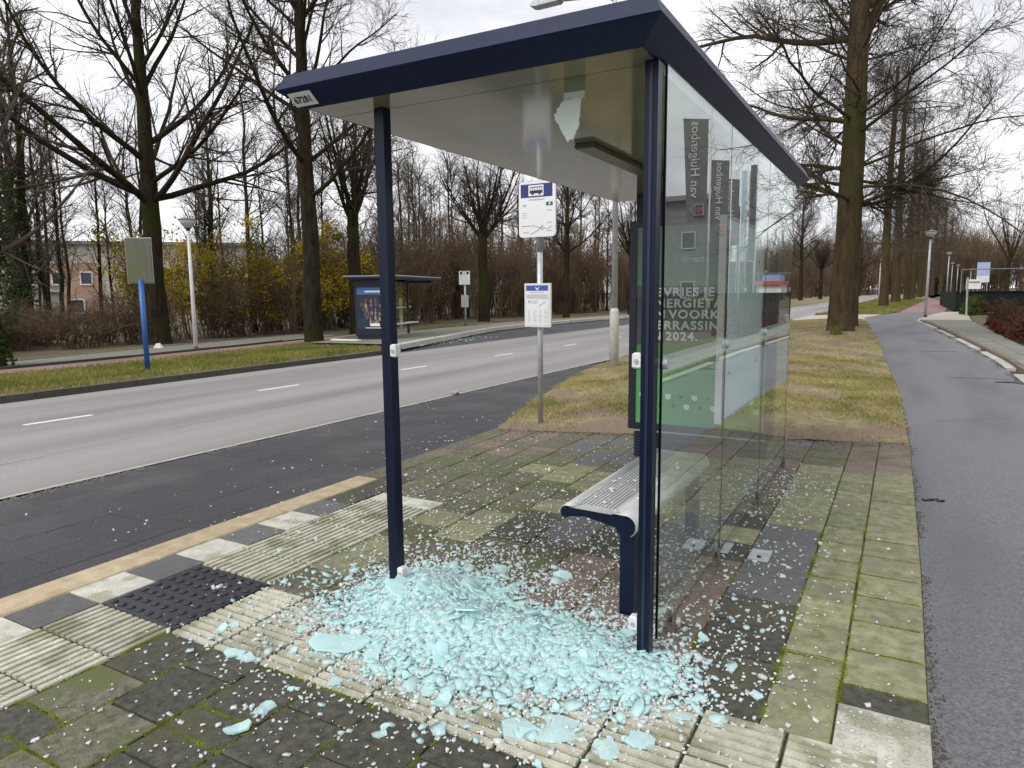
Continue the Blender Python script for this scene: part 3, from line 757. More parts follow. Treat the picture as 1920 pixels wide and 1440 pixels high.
for (x, y) in ((-.64, 4.05), (-.865, 4.08)):
    c = WB().box(x-.055, x+.055, y-.09, y+.09, .001, .008, .001).part('base_plate', GALV, sh)
    b = WB().lathe([(.013,.008),(.012,.016),(.006,.018)], 6, (x, y-.04, 0)).build('bolt', DARKB); b.parent = c
# rear top rail carrying the glass
WB().box(-.862, -.8405, 2.69, 6.48, SZ-.038, SZ-.001).part('top_rail', SOFFIT, sh)

# remnant of the broken pane still hanging under the roof
def jag(pts, amp, n):
    out = []
    for i in range(len(pts)):
        a, b = Vector(pts[i]), Vector(pts[(i+1) % len(pts)])
        for k in range(n):
            p = a.lerp(b, k/n); out.append((p.x+(rr.gauss(0, amp) if k else 0), p.y+(rr.gauss(0, amp) if k else 0)))
    return out
rem = empty('hanging_glass_remnant', (-1.2, 2.68, 2.24)); tag(rem, 'frosted scrap of crazed glass still hanging below the shelter ceiling', 'glass shard')
up = WB().box(-1.243, -1.152, 2.676, 2.684, 2.284, SZ+.0005).part('clear_strip', glassmat('green_glass', (.70,.80,.75), 1.0, base=.2, basecol=(.30,.36,.32)), rem)
prof = [(-1.168, 2.283), (-1.245, 2.283), (-1.262, 2.262), (-1.288, 2.236), (-1.276, 2.205), (-1.262, 2.180), (-1.246, 2.152), (-1.226, 2.121), (-1.200, 2.140), (-1.184, 2.170), (-1.176, 2.215)]
prof = jag(prof, .0025, 3)
lo = WB().extrude_y(prof[::-1], 2.6755, 2.6845).part('crazed_piece', shardmat('hanging_shard', (.86,.92,.88), .6, noise=95), rem)

# ------------------------------------------------------------------ bench
bn = empty('bench', (-1.2, 3.6, 0)); tag(bn, 'silver slotted metal bench on dark blue legs inside the shelter', 'bench')
BY0, BY1 = 2.955, 4.335
def arc(cx, cz, r, a0, a1, n): return [(cx+r*math.cos(math.radians(a0+(a1-a0)*i/n)), cz+r*math.sin(math.radians(a0+(a1-a0)*i/n))) for i in range(n+1)]
def sheet(prof, th, y0, y1):
    m = WB(); n = len(prof); off = []
    for i in range(n):
        a = Vector(prof[max(i-1, 0)]); b = Vector(prof[min(i+1, n-1)]); d = (b-a).normalized(); off.append((prof[i][0]+d.y*th, prof[i][1]-d.x*th))
    V = []
    for (p, y) in ((prof, y0), (off, y0), (prof, y1), (off, y1)): V += [(x, y, z) for x, z in p]
    F = []
    for i in range(n-1):
        F += [(i, i+1, 2*n+i+1, 2*n+i), (n+i+1, n+i, 3*n+i, 3*n+i+1), (i+1, i, n+i, n+i+1), (2*n+i, 2*n+i+1, 3*n+i+1, 3*n+i)]
    F += [(0, 2*n, 3*n, n), (n-1, 2*n-1, 4*n-1, 3*n-1)]
    return m.add(V, F)
front = arc(-1.362, .470, .030, 200, 90, 8)+[(-1.318, .4996)]
back = [(-1.128, .4945), (-1.075, .4935)]+arc(-1.063, .443, .050, 88, -60, 12)
sheet(front, -.004, BY0, BY1).part('front_rail', ALU, bn, True)
sheet(back, -.004, BY0, BY1).part('rear_rail', ALU, bn, True)
N = 10; xa, xb = -1.318, -1.128
for i in range(N):
    a = xa+(xb-xa)*i/N; b_ = xa+(xb-xa)*(i+1)/N; g = .0028
    za = .4996+(.4945-.4996)*i/N
    WB().box(a+g, b_-g, BY0+.07, BY1-.07, za-.012, za).part('seat_slat', ALU, bn)
for ya, yb in ((BY0, BY0+.07), (BY1-.07, BY1)):
    WB().add([(xa,ya,.4996),(xb,ya,.4945),(xb,yb,.4945),(xa,yb,.4996),(xa,ya,.4946),(xb,ya,.4895),(xb,yb,.4895),(xa,yb,.4946)],[(0,1,2,3),(7,6,5,4),(4,5,1,0),(5,6,2,1),(6,7,3,2),(7,4,0,3)]).part('seat_end', ALU, bn)
WB().box(xa-.005, xb+.005, BY0+.05, BY1-.05, .468, .474).part('slot_shade_sheet', SLOT_SHADE, bn)  # dark sheet added below the slats as the shade in the slots
for (ya, yb) in ((BY0-.006, BY0+.012), (BY1-.012, BY1+.006)):
    c = WB(); c.tube([(-1.362, ya, .470), (-1.362, yb, .470)], .0255, 16); c.tube([(-1.063, ya, .443), (-1.063, yb, .443)], .0455, 20)
    c.extrude_y([(-1.35, .452), (-1.26, .462), (-1.10, .432), (-1.06, .442), (-1.06, .486), (-1.35, .491)], ya+.002, yb-.002)
    c.part('end_cap', NAVY, bn)
for ya in (2.985, 4.12):
    WB().box(-1.098, -1.028, ya, ya+.075, 0, .405, .004).part('leg', NAVY, bn)
# few crumbs on the seat come with the glass litter below

# ------------------------------------------------------------------ timetable case on the rear glass
tt = empty('timetable_case', (-.87, 4.4, .8)); tag(tt, 'flat white timetable case seen from behind through the rear glass', 'timetable')
WB().box(-.864, -.846, 3.885, 5.03, .80, 1.90, .002).part('case', mat('pale_blue_panel', (.70,.82,.85), (.78,.88,.90), 4, rough=.3), tt)
WB().box(-.878, -.841, 3.853, 3.885, .785, 1.915, .003).part('side_frame', WHITEP, tt)
WB().box(-.872, -.8415, 5.03, 5.046, .785, 1.915, .003).part('side_frame', GALV, tt)
for (za, zb) in ((.785, .80), (1.90, 1.915)): WB().box(-.868, -.8415, 3.885, 5.03, za, zb).part('edge_frame', GALV, tt)
for (y, z) in ((4.05, 1.05), (4.86, 1.05), (4.05, 1.70), (4.86, 1.70)):
    WB().tube([(-.846, y, z), (-.8425, y, z)], .010, 10).part('fixing', DARKB, tt)

# ------------------------------------------------------------------ advertising case closing the far end
ad = empty('advertising_case', (-1.53, 6.1, 0)); tag(ad, 'tall dark advertising case with a green poster at the far end of the shelter', 'advert case')
fx0, fx1, fy0, fy1, fz0, fz1 = -2.160, -.905, 6.05, 6.20, .262, 2.130
WB().box(fx0+.02, fx1-.02, 6.068, fy1, fz0+.02, fz1-.02).part('housing', NAVYD, ad)
f = WB(); f.box(fx0, fx0+.062, fy0, fy1-.01, fz0, fz1, .005); f.part('frame_side', NAVYD, ad)
f = WB(); f.box(fx1-.062, fx1, fy0, fy1-.01, fz0, fz1, .005); f.part('frame_side', NAVYD, ad)
WB().box(fx0+.062, fx1-.062, fy0, fy1-.01, fz0, fz0+.062, .004).part('frame_bottom', NAVYD, ad)
WB().box(fx0+.062, fx1-.062, fy0, fy1-.01, fz1-.055, fz1, .004).part('frame_top', NAVYD, ad)
WB().box(-2.105, -.955, 6.075, 6.185, 0, .25).part('plinth', NAVYD, ad)
for i in range(8): WB().box(-2.112, -.948, 6.068, 6.19, .02+.028*i, .034+.028*i, .002).part('louvre', NAVYD, ad)
WB().box(-2.112, -.948, 6.06, 6.20, .243, .262, .003).part('plinth_cap', GALV, ad)
WB().box(-2.115, -.945, 6.08, 6.18, 2.130, SZ).part('header', NAVYD, ad)
PG = mat('poster_green', (.085,.36,.105), (.10,.40,.12), 2, rough=.5); PG2 = mat('poster_dark_green', (.055,.235,.055), rough=.5)
PS = mat('poster_slate', (.040,.040,.056), (.062,.062,.080), 5, rough=.5); PW = mat('poster_white', (.84,.86,.84), rough=.5); PD = mat('poster_leaf', (.02,.07,.03), rough=.6)
pz0, pz1, px0, px1, py = .325, 2.074, -2.097, -.968, 6.066
poster = WB().box(px0, px1, py-.001, py, pz0, pz1).part('poster', PG, ad)
def flat(poly, material, name, dy): 
    o = WB().add([(x, py-dy, z) for x, z in poly], [tuple(range(len(poly)))]).build(name, material); o.parent = poster; return o
flat([(px0, 1.035), (px1, 1.155), (px1, 1.56), (px0, 1.56)], PS, 'slate_band', .0025)
flat([(px0, .80), (px1, 1.02), (px1, 1.155), (px0, 1.035)], PG2, 'diagonal_stripe', .0025)
flat([(px0, 1.56), (px1, 1.56), (px1, 1.66), (px0, 1.62)], PG2, 'diagonal_stripe', .0025)
flat([(px0, 1.62), (px1, 1.66), (px1, pz1), (px0, pz1)], mat('poster_reflection_green', (.075,.155,.085), (.10,.19,.11), 3, rough=.5), 'upper_reflection_tone', .0025)  # poster top dulled: the building's reflection is put into its colour
for i, s in enumerate(('BEVRIES JE', 'ENERGIETARIEF', 'EN VOORKOM', 'VERRASSINGEN', 'IN 2024.')):
    xw = -1.985
    for word in s.split(' '):
        t = text(word, .104, 'lettering', PW, None, (xw, py-.005, 1.470-.0965*i), (math.pi/2, 0, 0), bold=.0030, ext=.0006, sx=1.08, track=1.16)
        xw += 1.08*max(v.co.x for v in t.data.vertices)+.040; t.parent = poster
t = text('direct', .085, 'lettering', mat('poster_pale', (.30,.50,.32), rough=.5), None, (-1.70, py-.005, 1.76), (math.pi/2, 0, 0), bold=.002, ext=.0006)
t.parent = poster
for r in range(2):
    for c in range(9):
        cx = -2.03+.118*c+.05*r; cz = .580-.085*r; s = .026
        white = (c+r) % 2 == 0 if r == 0 else c in (3, 5, 8)
        pts = [(cx+s*a, cz+s*b) for a, b in ((-1,.85),(1,.85),(1,-.35),(.45,-1),(-.45,-1),(-1,-.35))] if white else [(cx+s*(.6+.4*math.cos(5*q))*math.cos(q), cz+s*(.6+.4*math.cos(5*q))*math.sin(q)) for q in np.linspace(0, 6.283, 20, endpoint=False)]
        flat(pts[::-1] if white else pts, PW if white else PD, 'print_icon', .003)
WB().add([(fx0+.05, fy0+.004, fz0+.05), (fx1-.05, fy0+.004, fz0+.05), (fx1-.05, fy0+.004, fz1-.05), (fx0+.05, fy0+.004, fz1-.05)], [(0,1,2,3)]).part('cover_glass', COVER, ad)

# ------------------------------------------------------------------ bus stop sign
def board(m, w, h, th, rad, z0):
    P = []
    for cx, cz, a0 in ((w/2-rad, z0+rad, -90), (w/2-rad, z0+h-rad, 0), (-w/2+rad, z0+h-rad, 90), (-w/2+rad, z0+rad, 180)):
        P += arc(cx, cz, rad, a0, a0+90, 4)
    return m.extrude_y(P, -th, 0)
def rectf(x0, x1, z0, z1, y): return MB().add([(x0,y,z0),(x1,y,z0),(x1,y,z1),(x0,y,z1)], [(0,1,2,3)])
st = empty('bus_stop_sign', (-3.67, 7.25, 0)); tag(st, 'bus stop pole with blue-topped white sign and timetable board beside the grass, nearest the shelter', 'bus stop sign')
MB().tube([(0,0,-.1),(0,0,2.02)], .034, 14).build('pole', GALV, st, True)
MB().tube([(0,0,1.98),(0,0,2.62)], .044, 14).build('pole_sleeve', GALV, st, True)
b1 = board(MB(), .462, .615, .022, .045, 2.135).build('sign_board', WHITEB, st); b1.location = (0, -.047, 0)
y = -.0235
rectf(-.205, .195, 2.575, 2.722, y).build('blue_panel', BLUEB, b1)
rectf(-.105, .085, 2.590, 2.708, y-.0015).build('symbol_ground', WHITEB, b1)
bus = MB(); bus.extrude_y([(-.088,2.618),(.072,2.618),(.072,2.650),(-.088,2.650)], y-.004, y-.002)
bus.extrude_y([(-.088,2.683),(.066,2.683),(.070,2.690),(-.084,2.690)], y-.004, y-.002)
for i in range(6): bus.box(-.088+.0305*i, -.083+.0305*i, y-.004, y-.002, 2.650, 2.683)
for cx in (-.052, .036): bus.tube([(cx, y-.002, 2.614), (cx, y-.005, 2.614)], .014, 10)
bus.build('bus_symbol', DARKB, b1)
rectf(-.105, .095, 2.542, 2.556, y).build('print_line', GREYB, b1)
rectf(.115, .198, 2.475, 2.515, y).build('line_panel', GREENB, b1); rectf(.150, .168, 2.485, 2.508, y-.001).build('line_mark', WHITEB, b1)
rectf(-.178, -.135, 2.475, 2.502, y).build('line_panel', mat('pale_green_print', (.36,.50,.42)), b1)
for i, (a, b_) in enumerate(((-.19,-.12),(-.19,-.13),(-.19,-.12))): rectf(a, b_, 2.40-.024*i, 2.406-.024*i, y).build('print_line', GREYB, b1)
for (a, b_, z) in ((.125,.185,2.42),(.13,.19,2.285),(.12,.19,2.195),(-.18,-.10,2.185)): rectf(a, b_, z, z+.009, y).build('print_line', GREYB, b1)
ml = MB()
for pts in ([(-.09,2.165),(-.03,2.19),(.02,2.215),(.07,2.245),(.13,2.22),(.19,2.25)], [(-.2,2.262),(-.02,2.262),(.03,2.235),(.08,2.262)], [(.02,2.25),(.06,2.21),(.1,2.24)]):
    ml.tube([(x, y-.001, z) for x, z in pts], .0028, 4)
ml.build('route_map', GREYB, b1)
b2 = board(MB(), .335, .50, .03, .006, 1.115).build('timetable_board', WHITEP, st); b2.location = (0, -.037, 0)
y = -.0315
rectf(-.148, .138, 1.135, 1.600, y).build('paper', WHITEB, b2)
rectf(-.145, .135, 1.530, 1.592, y-.001).build('blue_panel', mat('timetable_blue', (.045,.085,.34), rough=.5), b2)
bird = MB().add([(-.030,y-.002,1.575),(.0,y-.002,1.556),(.035,y-.002,1.583),(.008,y-.002,1.545),(.02,y-.002,1.538),(-.01,y-.002,1.540)], [(0,1,5),(1,2,3),(5,1,3),(5,3,4)]).build('bird_mark', WHITEB, b2)
rectf(-.09, .09, 1.508, 1.518, y-.001).build('print_line', GREYB, b2); rectf(-.14, .13, 1.440, 1.490, y-.001).build('grey_field', mat('pale_print', (.50,.50,.50)), b2)
rectf(-.12, -.09, 1.39, 1.42, y-.001).build('print_block', GREYB, b2)
for i in range(4): rectf(-.08, .0, 1.415-.011*i, 1.419-.011*i, y-.001).build('print_line', GREYB, b2)
MB().tube([(.02,y-.001,1.355),(.05,y-.001,1.375),(.07,y-.001,1.40),(.10,y-.001,1.385),(.08,y-.001,1.43)], .003, 4).build('route_map', GREYB, b2)
for i in range(4):
    for k in range(9): rectf(-.125+.072*i, -.125+.072*i+rr.uniform(.02,.055), 1.30-.016*k, 1.305-.016*k, y-.001).build('print_line', GREYB, b2)

# ------------------------------------------------------------------ lamps and posts
mast = empty('street_light_mast', (-5.42, 14.24, -.15)); tag(mast, 'tall grey steel street light mast at the roadside with a thicker foot', 'street light')
MB().tube([(0,0,-.1),(0,0,1.24),(0,0,1.30)], [.100,.098,.07], 16).build('foot', KERBP, mast, True)
MB().tube([(0,0,1.28),(0,0,7.3),(-.06,0,7.55),(-.3,0,7.68),(-1.3,0,7.78)], [.068,.048,.045,.04,.035], 12).build('pole', GALV, mast, True)
MB().extrude_y([(-1.95,7.76),(-1.85,7.73),(-1.3,7.74),(-1.25,7.80),(-1.35,7.87),(-1.85,7.84)], -.13, .13).build('lamp_head', GALV, mast)

LAMPGLASS = mat('lamp_bowl', (.42,.45,.47), (.52,.55,.57), 3, rough=.25)
def park_lamp(loc, h, label, polemat, group=None, cat='street lamp'):
    t = empty('street_lamp', loc); tag(t, label, cat, group)
    MB().tube([(0,0,-.1),(0,0,h*.45),(0,0,h-.42)], [.075,.062,.048], 12).build('pole', polemat, t, True)
    MB().tube([(0,0,0),(0,0,.12)], .08, 12).build('foot', KERBD, t)
    MB().lathe([(.05,h-.45),(.07,h-.40),(.12,h-.34)], 14).build('collar', DARKB, t, True)
    MB().lathe([(.10,h-.36),(.22,h-.20),(.29,h-.09)], 18).build('bowl', LAMPGLASS, t, True)
    MB().lathe([(.30,h-.09),(.305,h-.06),(.20,h-.02),(.05,h)], 18).build('cap', mat('lamp_cap', (.16,.17,.17), rough=.4), t, True)
    return t
WPOLE = mat('white_pole', (.58,.58,.57), (.68,.68,.67), 3, rough=.5)
park_lamp((-21.66, 15.99, zfar(-21.66)), 4.57, 'white street lamp on the far sidewalk left of the yellow bushes', WPOLE)
park_lamp((1.03, 42.3, 0), 4.44, 'nearest grey street lamp beside the cycle path', GALV, 'lamps along the cycle path')
for (x, y, lb) in ((4.3, 96, 'second street lamp along the cycle path, beyond the nearest one'), (6.6, 135, 'third street lamp along the cycle path, far off'), (8.2, 150, 'fourth street lamp along the cycle path, far off'), (12.6, 185, 'last small street lamp visible along the cycle path')):
    park_lamp((x, y, 0), 5.6, lb, GALV, 'lamps along the cycle path')
wp = MB().tube([(0,0,0),(.0,0,4),(.25,0,8.4),(.3,0,9.4)], [.12,.10,.08,.07], 8).build('white_mast', WPOLE, None, True); wp.location = (-2.75, 100, 0)
tag(wp, 'slender white mast beside the second roadside trunk on the right', 'mast')

bp_ = empty('sign_post', (-16.22, 10.58, zfar(-16.2)), math.radians(38)); tag(bp_, 'bright blue post carrying the blank grey back of a road sign across the road', 'road sign')
MB().tube([(0,0,-.1),(0,0,2.25)], .062, 12).build('pole', mat('blue_pole', (.012,.085,.30), (.02,.11,.36), 3, rough=.45), bp_, True)
MB().box(-.28, .28, -.02, .02, 2.17, 3.24, .006).build('sign_panel', mat('weathered_grey_sign', (.085,.090,.068), (.125,.130,.098), 2.5, rough=.6, stretch=(5,5,.4), c3=(.105,.112,.05), s3=2), bp_)
MB().box(-.30, .30, .0205, .03, 2.16, 3.26).build('sign_back', GALV, bp_)

# litter by the far lamp
lit = MB().add([(-.2,0,0),(.2,.02,0),(.22,.15,.02),(-.18,.14,.0),(-.1,.05,.16),(.1,.08,.18),(.15,.1,.1),(-.16,.1,.1)], [(0,1,5,4),(1,2,6,5),(2,3,7,6),(3,0,4,7),(4,5,6,7)]).build('litter', mat('litter_white', (.62,.56,.54), rough=.8)); lit.location = (-23.3, 15.6, zfar(-23.3)+.08)
tag(lit, 'crumpled white litter on the far sidewalk between blue post and lamp', 'litter')
lit2 = MB().lathe([(.07,0),(.11,.05),(.10,.10),(.04,.12)], 9).build('litter', mat('litter_dark', (.05,.05,.05), (.4,.4,.38), 20)); lit2.location = (-6.45, 9.6, zroad(-6.45)+.004); lit2.scale = (.7, .6, .5)
tag(lit2, 'small dark lump of litter lying at the edge of the road behind the left post', 'litter')

# ------------------------------------------------------------------ shelter across the road
A = math.radians(16)
fs = empty('bus_shelter', (-18.35, 20.55, zfar(-18.3)+.13), A); tag(fs, 'smaller looking dark bus shelter with a dark film poster across the road', 'bus shelter')
m = MB(); m.box(-.22, 1.85, -.40, 4.75, 2.30, 2.37, .02); m.build('roof', NAVYD, fs)
MB().box(-.24, 1.87, -.42, 4.77, 2.3705, 2.43, .02).build('roof_edge', mat('pale_blue_metal', (.22,.24,.32), rough=.3, spec=.6), fs)
MB().box(0, 1.52, 0, .16, .13, 2.28, .02).build('advert_case', NAVYD, fs)
MB().box(.06, 1.46, .02, .14, -.05, .13).build('plinth', NAVYD, fs)
fp = MB().box(.10, 1.42, -.004, -.001, .42, 1.98).build('poster', mat('film_poster', (.006,.010,.022), (.025,.045,.075), 2.5, rough=.4), fs)
rectf(.10, 1.42, 1.72, 1.98, -.007).build('blue_panel', mat('poster_blue', (.07,.16,.44), rough=.4), fp)
MB().add([(1.0,-.007,1.72),(1.42,-.007,1.72),(1.42,-.007,1.42)], [(0,1,2)]).build('blue_corner', mat('poster_blue2', (.08,.20,.50), rough=.4), fp)
rectf(.42, 1.18, 1.80, 1.86, -.010).build('title_line', PW, fp)
cols_ = [(.20,.13,.10),(.34,.24,.18),(.16,.06,.07),(.26,.23,.23),(.07,.11,.14),(.36,.26,.13),(.04,.04,.05),(.26,.14,.17)]
for i in range(34):
    r_ = i % 6; q = (i//6); zc = .66+.165*r_+rr.uniform(-.03,.03); w_ = .16+.075*min(r_, 4); xc = .78+(q-2.5)/2.8*w_*1.25+rr.uniform(-.03,.03)
    s_ = rr.uniform(.06, .10); cc = cols_[rr.randrange(8)]
    pts = [(xc+s_*.62*math.cos(a), zc+s_*math.sin(a)) for a in np.linspace(0, 6.283, 8, endpoint=False)]
    MB().add([(x, -.010-.0005*i, z) for x, z in pts], [tuple(range(8))]).build('print_figure', mat('figure_%d' % (cols_.index(cc)), cc, rough=.5), fp)
rectf(.62, 1.02, .52, .62, -.03).build('print_label', PW, fp); rectf(.42, 1.22, .44, .465, -.012).build('print_line', PW, fp)
for v in (1.2, 4.05):
    MB().box(.50, .59, v, v+.09, -.05, 2.28).build('post', NAVYD, fs); MB().box(.59, 1.65, v+.01, v+.08, 2.19, 2.28).build('roof_arm', NAVYD, fs)
MB().box(.30, .31, .18, 4.05, .25, 2.2).build('glass_pane', GLASS, fs)
MB().box(.315, .36, .7, 2.6, 1.05, 1.95).build('notice_board', mat('dull_notice', (.25,.27,.24), (.33,.35,.31), 4, rough=.5), fs)
MB().box(.55, .95, .6, 4.3, .47, .52, .01).build('seat', mat('pale_seat', (.62,.62,.58), rough=.5), fs)
MB().box(.40, .46, .5, 4.7, 1.12, 1.18, .01).build('hand_rail', mat('pale_seat2', (.55,.55,.48), rough=.5), fs)
kr = MB().box(-18.9, -17.6, 19.75, 20.0, zfar(-18)+.03, zfar(-18)+.19, .02).build('concrete_block', WHITEP); tag(kr, 'low white concrete block lying before the far shelter', 'block')
# stop sign across the road
s2 = empty('bus_stop_sign', (-20.74, 32.0, zfar(-20.7)), math.radians(20)); tag(s2, 'small white bus stop sign on a thin pole across the road', 'bus stop sign')
MB().tube([(0,0,-.1),(0,0,2.6)], .055, 8).build('pole', GALV, s2, True)
b1 = MB().box(-.30, .30, -.09, -.05, 2.33, 3.06, .01).build('sign_board', WHITEB, s2); rectf(-.24, .24, 2.88, 3.03, -.094).build('symbol_panel', DARKB, b1); rectf(-.12, .12, 2.90, 3.0, -.097).build('symbol', WHITEB, b1)
MB().box(-.20, .20, -.09, -.055, 1.12, 1.78, .01).build('timetable_board', GREYB, s2)
# ------------------------------------------------------------------ trees, grown level by level
def norm(a): return a/np.maximum(np.linalg.norm(a, axis=-1, keepdims=True), 1e-9)
class Grower:
    def __init__(s, seed): s.r = np.random.default_rng(seed); s.V = {}; s.F = {}; s.n = {}
    def grow(s, P, D, L, R, taper, nseg, wander, trop, sides, key):
        """P,D (n,3) L,R (n,) ; returns points (n,nseg+1,3), dirs, radii"""
        n = len(P); pts = np.zeros((n, nseg+1, 3)); dirs = np.zeros_like(pts); rad = np.zeros((n, nseg+1))
        pts[:, 0] = P; d = norm(np.array(D, float)); L = np.broadcast_to(L, n); R = np.broadcast_to(R, n)
        trop = np.broadcast_to(np.asarray(trop, float), (n,)) if np.ndim(trop) else np.full(n, trop)
        dirs[:, 0] = d; rad[:, 0] = R
        for i in range(nseg):
            d = norm(d+s.r.normal(0, wander, (n, 3))+np.stack([0*trop, 0*trop, trop], -1))
            pts[:, i+1] = pts[:, i]+d*(L/nseg)[:, None]; dirs[:, i+1] = d
            rad[:, i+1] = R*(1-(1-taper)*(i+1)/nseg)
        s.tube(pts, dirs, rad, sides, key)
        return pts, dirs, rad
    def tube(s, pts, dirs, rad, sides, key):
        n, m, _ = pts.shape
        ref = norm(s.r.normal(0, 1, (n, 1, 3))); a = norm(np.cross(dirs, ref)); b = np.cross(dirs, a)
        th = 2*np.pi*np.arange(sides)/sides
        V = pts[:, :, None]+rad[:, :, None, None]*(np.cos(th)[None, None, :, None]*a[:, :, None]+np.sin(th)[None, None, :, None]*b[:, :, None])
        idx = np.arange(n*m*sides).reshape(n, m, sides)
        nx = np.roll(idx, -1, 2)
        F = np.stack([idx[:, :-1], nx[:, :-1], nx[:, 1:], idx[:, 1:]], -1).reshape(-1, 4)
        k = s.n.get(key, 0)
        s.V.setdefault(key, []).append(V.reshape(-1, 3)); s.F.setdefault(key, []).append(F+k); s.n[key] = k+n*m*sides
    def kids(s, pts, dirs, rad, per, t0, t1, a0, a1, lf, rf, rmin, even=False, flat=0.0):
        """children of every branch; lf(t)->length array; returns P,D,L,R,parent"""
        n, m, _ = pts.shape
        t = s.r.uniform(t0, t1, (n, per)) if not even else np.sort(s.r.uniform(t0, t1, (n, per)), 1)
        x = t*(m-1); i = np.minimum(x.astype(int), m-2); f = (x-i)[..., None]
        rows = np.arange(n)[:, None]
        P = pts[rows, i]*(1-f)+pts[rows, i+1]*f; d = norm(dirs[rows, i]*(1-f)+dirs[rows, i+1]*f)
        R = rad[rows, i]*(1-f[..., 0])+rad[rows, i+1]*f[..., 0]
        perp = s.r.normal(0, 1, d.shape); perp[..., 2] *= (1-flat)
        perp = norm(perp-(perp*d).sum(-1, keepdims=True)*d)
        an = np.radians(s.r.uniform(a0, a1, t.shape))[..., None]
        D = np.cos(an)*d+np.sin(an)*perp
        L = lf(t, rows); Rr = np.maximum(np.minimum(R*rf, R*.9), rmin)
        return P.reshape(-1, 3), D.reshape(-1, 3), L.reshape(-1), Rr.reshape(-1)
    def mesh(s, key, name, material, smooth=True):
        return np_mesh(name, np.concatenate(s.V[key]), np.concatenate(s.F[key]), material, smooth)

def trunk_flare(g, P, D, H_, R, wob, nseg=14, sides=14, taper=.35):
    zs = np.concatenate([[-.2, .0, .12, .35, .8], np.linspace(1.6, H_, nseg)])
    fl = np.array([1.22, 1.17, 1.08, 1.03, 1.0]); rr_ = np.concatenate([fl, 1-(1-taper)*((zs[5:]/H_)**1.15)])*R
    off = np.cumsum(g.r.normal(0, wob, (len(zs), 2)), 0)*np.minimum(zs/3, 1)[:, None]
    pts = np.stack([off[:, 0], off[:, 1], zs], -1)[None]
    d = norm(np.gradient(pts[0], axis=0))[None]
    g.tube(pts, d, rr_[None], sides, 'trunk')
    return pts[:, 4:], d[:, 4:], rr_[None, 4:]

def pin_oak(seed, H_=19, R=.395, n1=38, low=3.7, k2=13, k3=8, k4=6, extra=()):
    g = Grower(seed); P, D, Rd = trunk_flare(g, None, None, H_, R, .02)
    z = P[0, :, 2]
    t = np.sort(g.r.uniform(0, 1, n1)); zz = low+(H_-.8-low)*t
    az = np.arange(n1)*2.4+g.r.normal(0, .35, n1); el = np.radians(6+50*t**.75+g.r.normal(0, 9, n1))
    L = (6.6-4.2*t)*g.r.uniform(.75, 1.1, n1); L[:4] *= .75; Rr = (.066-.034*t)*g.r.uniform(.7, 1.1, n1)
    for (h, a, e, l, r_) in extra:
        zz = np.append(zz, h); az = np.append(az, a); el = np.append(el, math.radians(e)); L = np.append(L, l); Rr = np.append(Rr, r_)
    P1 = np.stack([np.interp(zz, z, P[0, :, 0]), np.interp(zz, z, P[0, :, 1]), zz], -1)
    D1 = np.stack([np.cos(az)*np.cos(el), np.sin(az)*np.cos(el), np.sin(el)], -1)
    p, d, r = g.grow(P1, D1, L, Rr, .25, 10, .085, .008, 6, 'trunk')
    p2 = g.grow(*g.kids(p, d, r, k2, .12, 1, 35, 65, lambda t, q: L[q]*.34*(1.15-.7*t), .55, .010, flat=.45), .3, 6, .11, .015, 4, 'crown')
    L2 = 1.0
    p3 = g.grow(*g.kids(*p2, k3, .1, 1, 30, 65, lambda t, q: g.r.uniform(.45, 1.05, t.shape), .55, .0062, flat=.35), .5, 4, .13, .01, 3, 'crown')
    g.grow(*g.kids(*p3, k4, .15, 1, 25, 60, lambda t, q: g.r.uniform(.22, .5, t.shape), .7, .0045), .6, 2, .14, 0., 3, 'crown')
    return g

def vase_tree(seed, H_=15, R=.38, fork=6.0, n1=12, spread=(25, 55), leader=True, k2=12, k3=7, k4=4, L1=7.5, trunk_h=None, droop=.03):
    g = Grower(seed); th = trunk_h or (H_*.8 if leader else fork+.6)
    P, D, Rd = trunk_flare(g, None, None, th, R, .022, taper=.3 if leader else .75)
    z = P[0, :, 2]; t = np.sort(g.r.uniform(0, 1, n1)); top = th-.4 if leader else fork+.5
    zz = fork-.4+(top-fork+.4)*t**(1.4 if leader else 1)
    az = np.arange(n1)*2.4+g.r.normal(0, .4, n1); inc = np.radians(np.interp(t, [0, 1], [spread[1], spread[0]])+g.r.normal(0, 6, n1))
    L = L1*(1-.45*t)*g.r.uniform(.75, 1.15, n1); Rr = R*(.34-.17*t)*g.r.uniform(.75, 1.1, n1)
    P1 = np.stack([np.interp(zz, z, P[0, :, 0]), np.interp(zz, z, P[0, :, 1]), zz], -1)
    D1 = np.stack([np.cos(az)*np.sin(inc), np.sin(az)*np.sin(inc), np.cos(inc)], -1)
    p, d, r = g.grow(P1, D1, L, Rr, .25, 10, .055, droop, 7, 'trunk')
    p2 = g.grow(*g.kids(p, d, r, k2, .12, 1, 25, 55, lambda t, q: L[q]*.36*(1.2-.7*t), .55, .012), .3, 7, .085, .03, 4, 'crown')
    p3 = g.grow(*g.kids(*p2, k3, .1, 1, 25, 60, lambda t, q: g.r.uniform(.5, 1.2, t.shape), .55, .0075), .5, 4, .11, .02, 3, 'crown')
    if k4: g.grow(*g.kids(*p3, k4, .15, 1, 25, 55, lambda t, q: g.r.uniform(.25, .55, t.shape), .7, .0052), .6, 2, .12, 0., 3, 'crown')
    return g

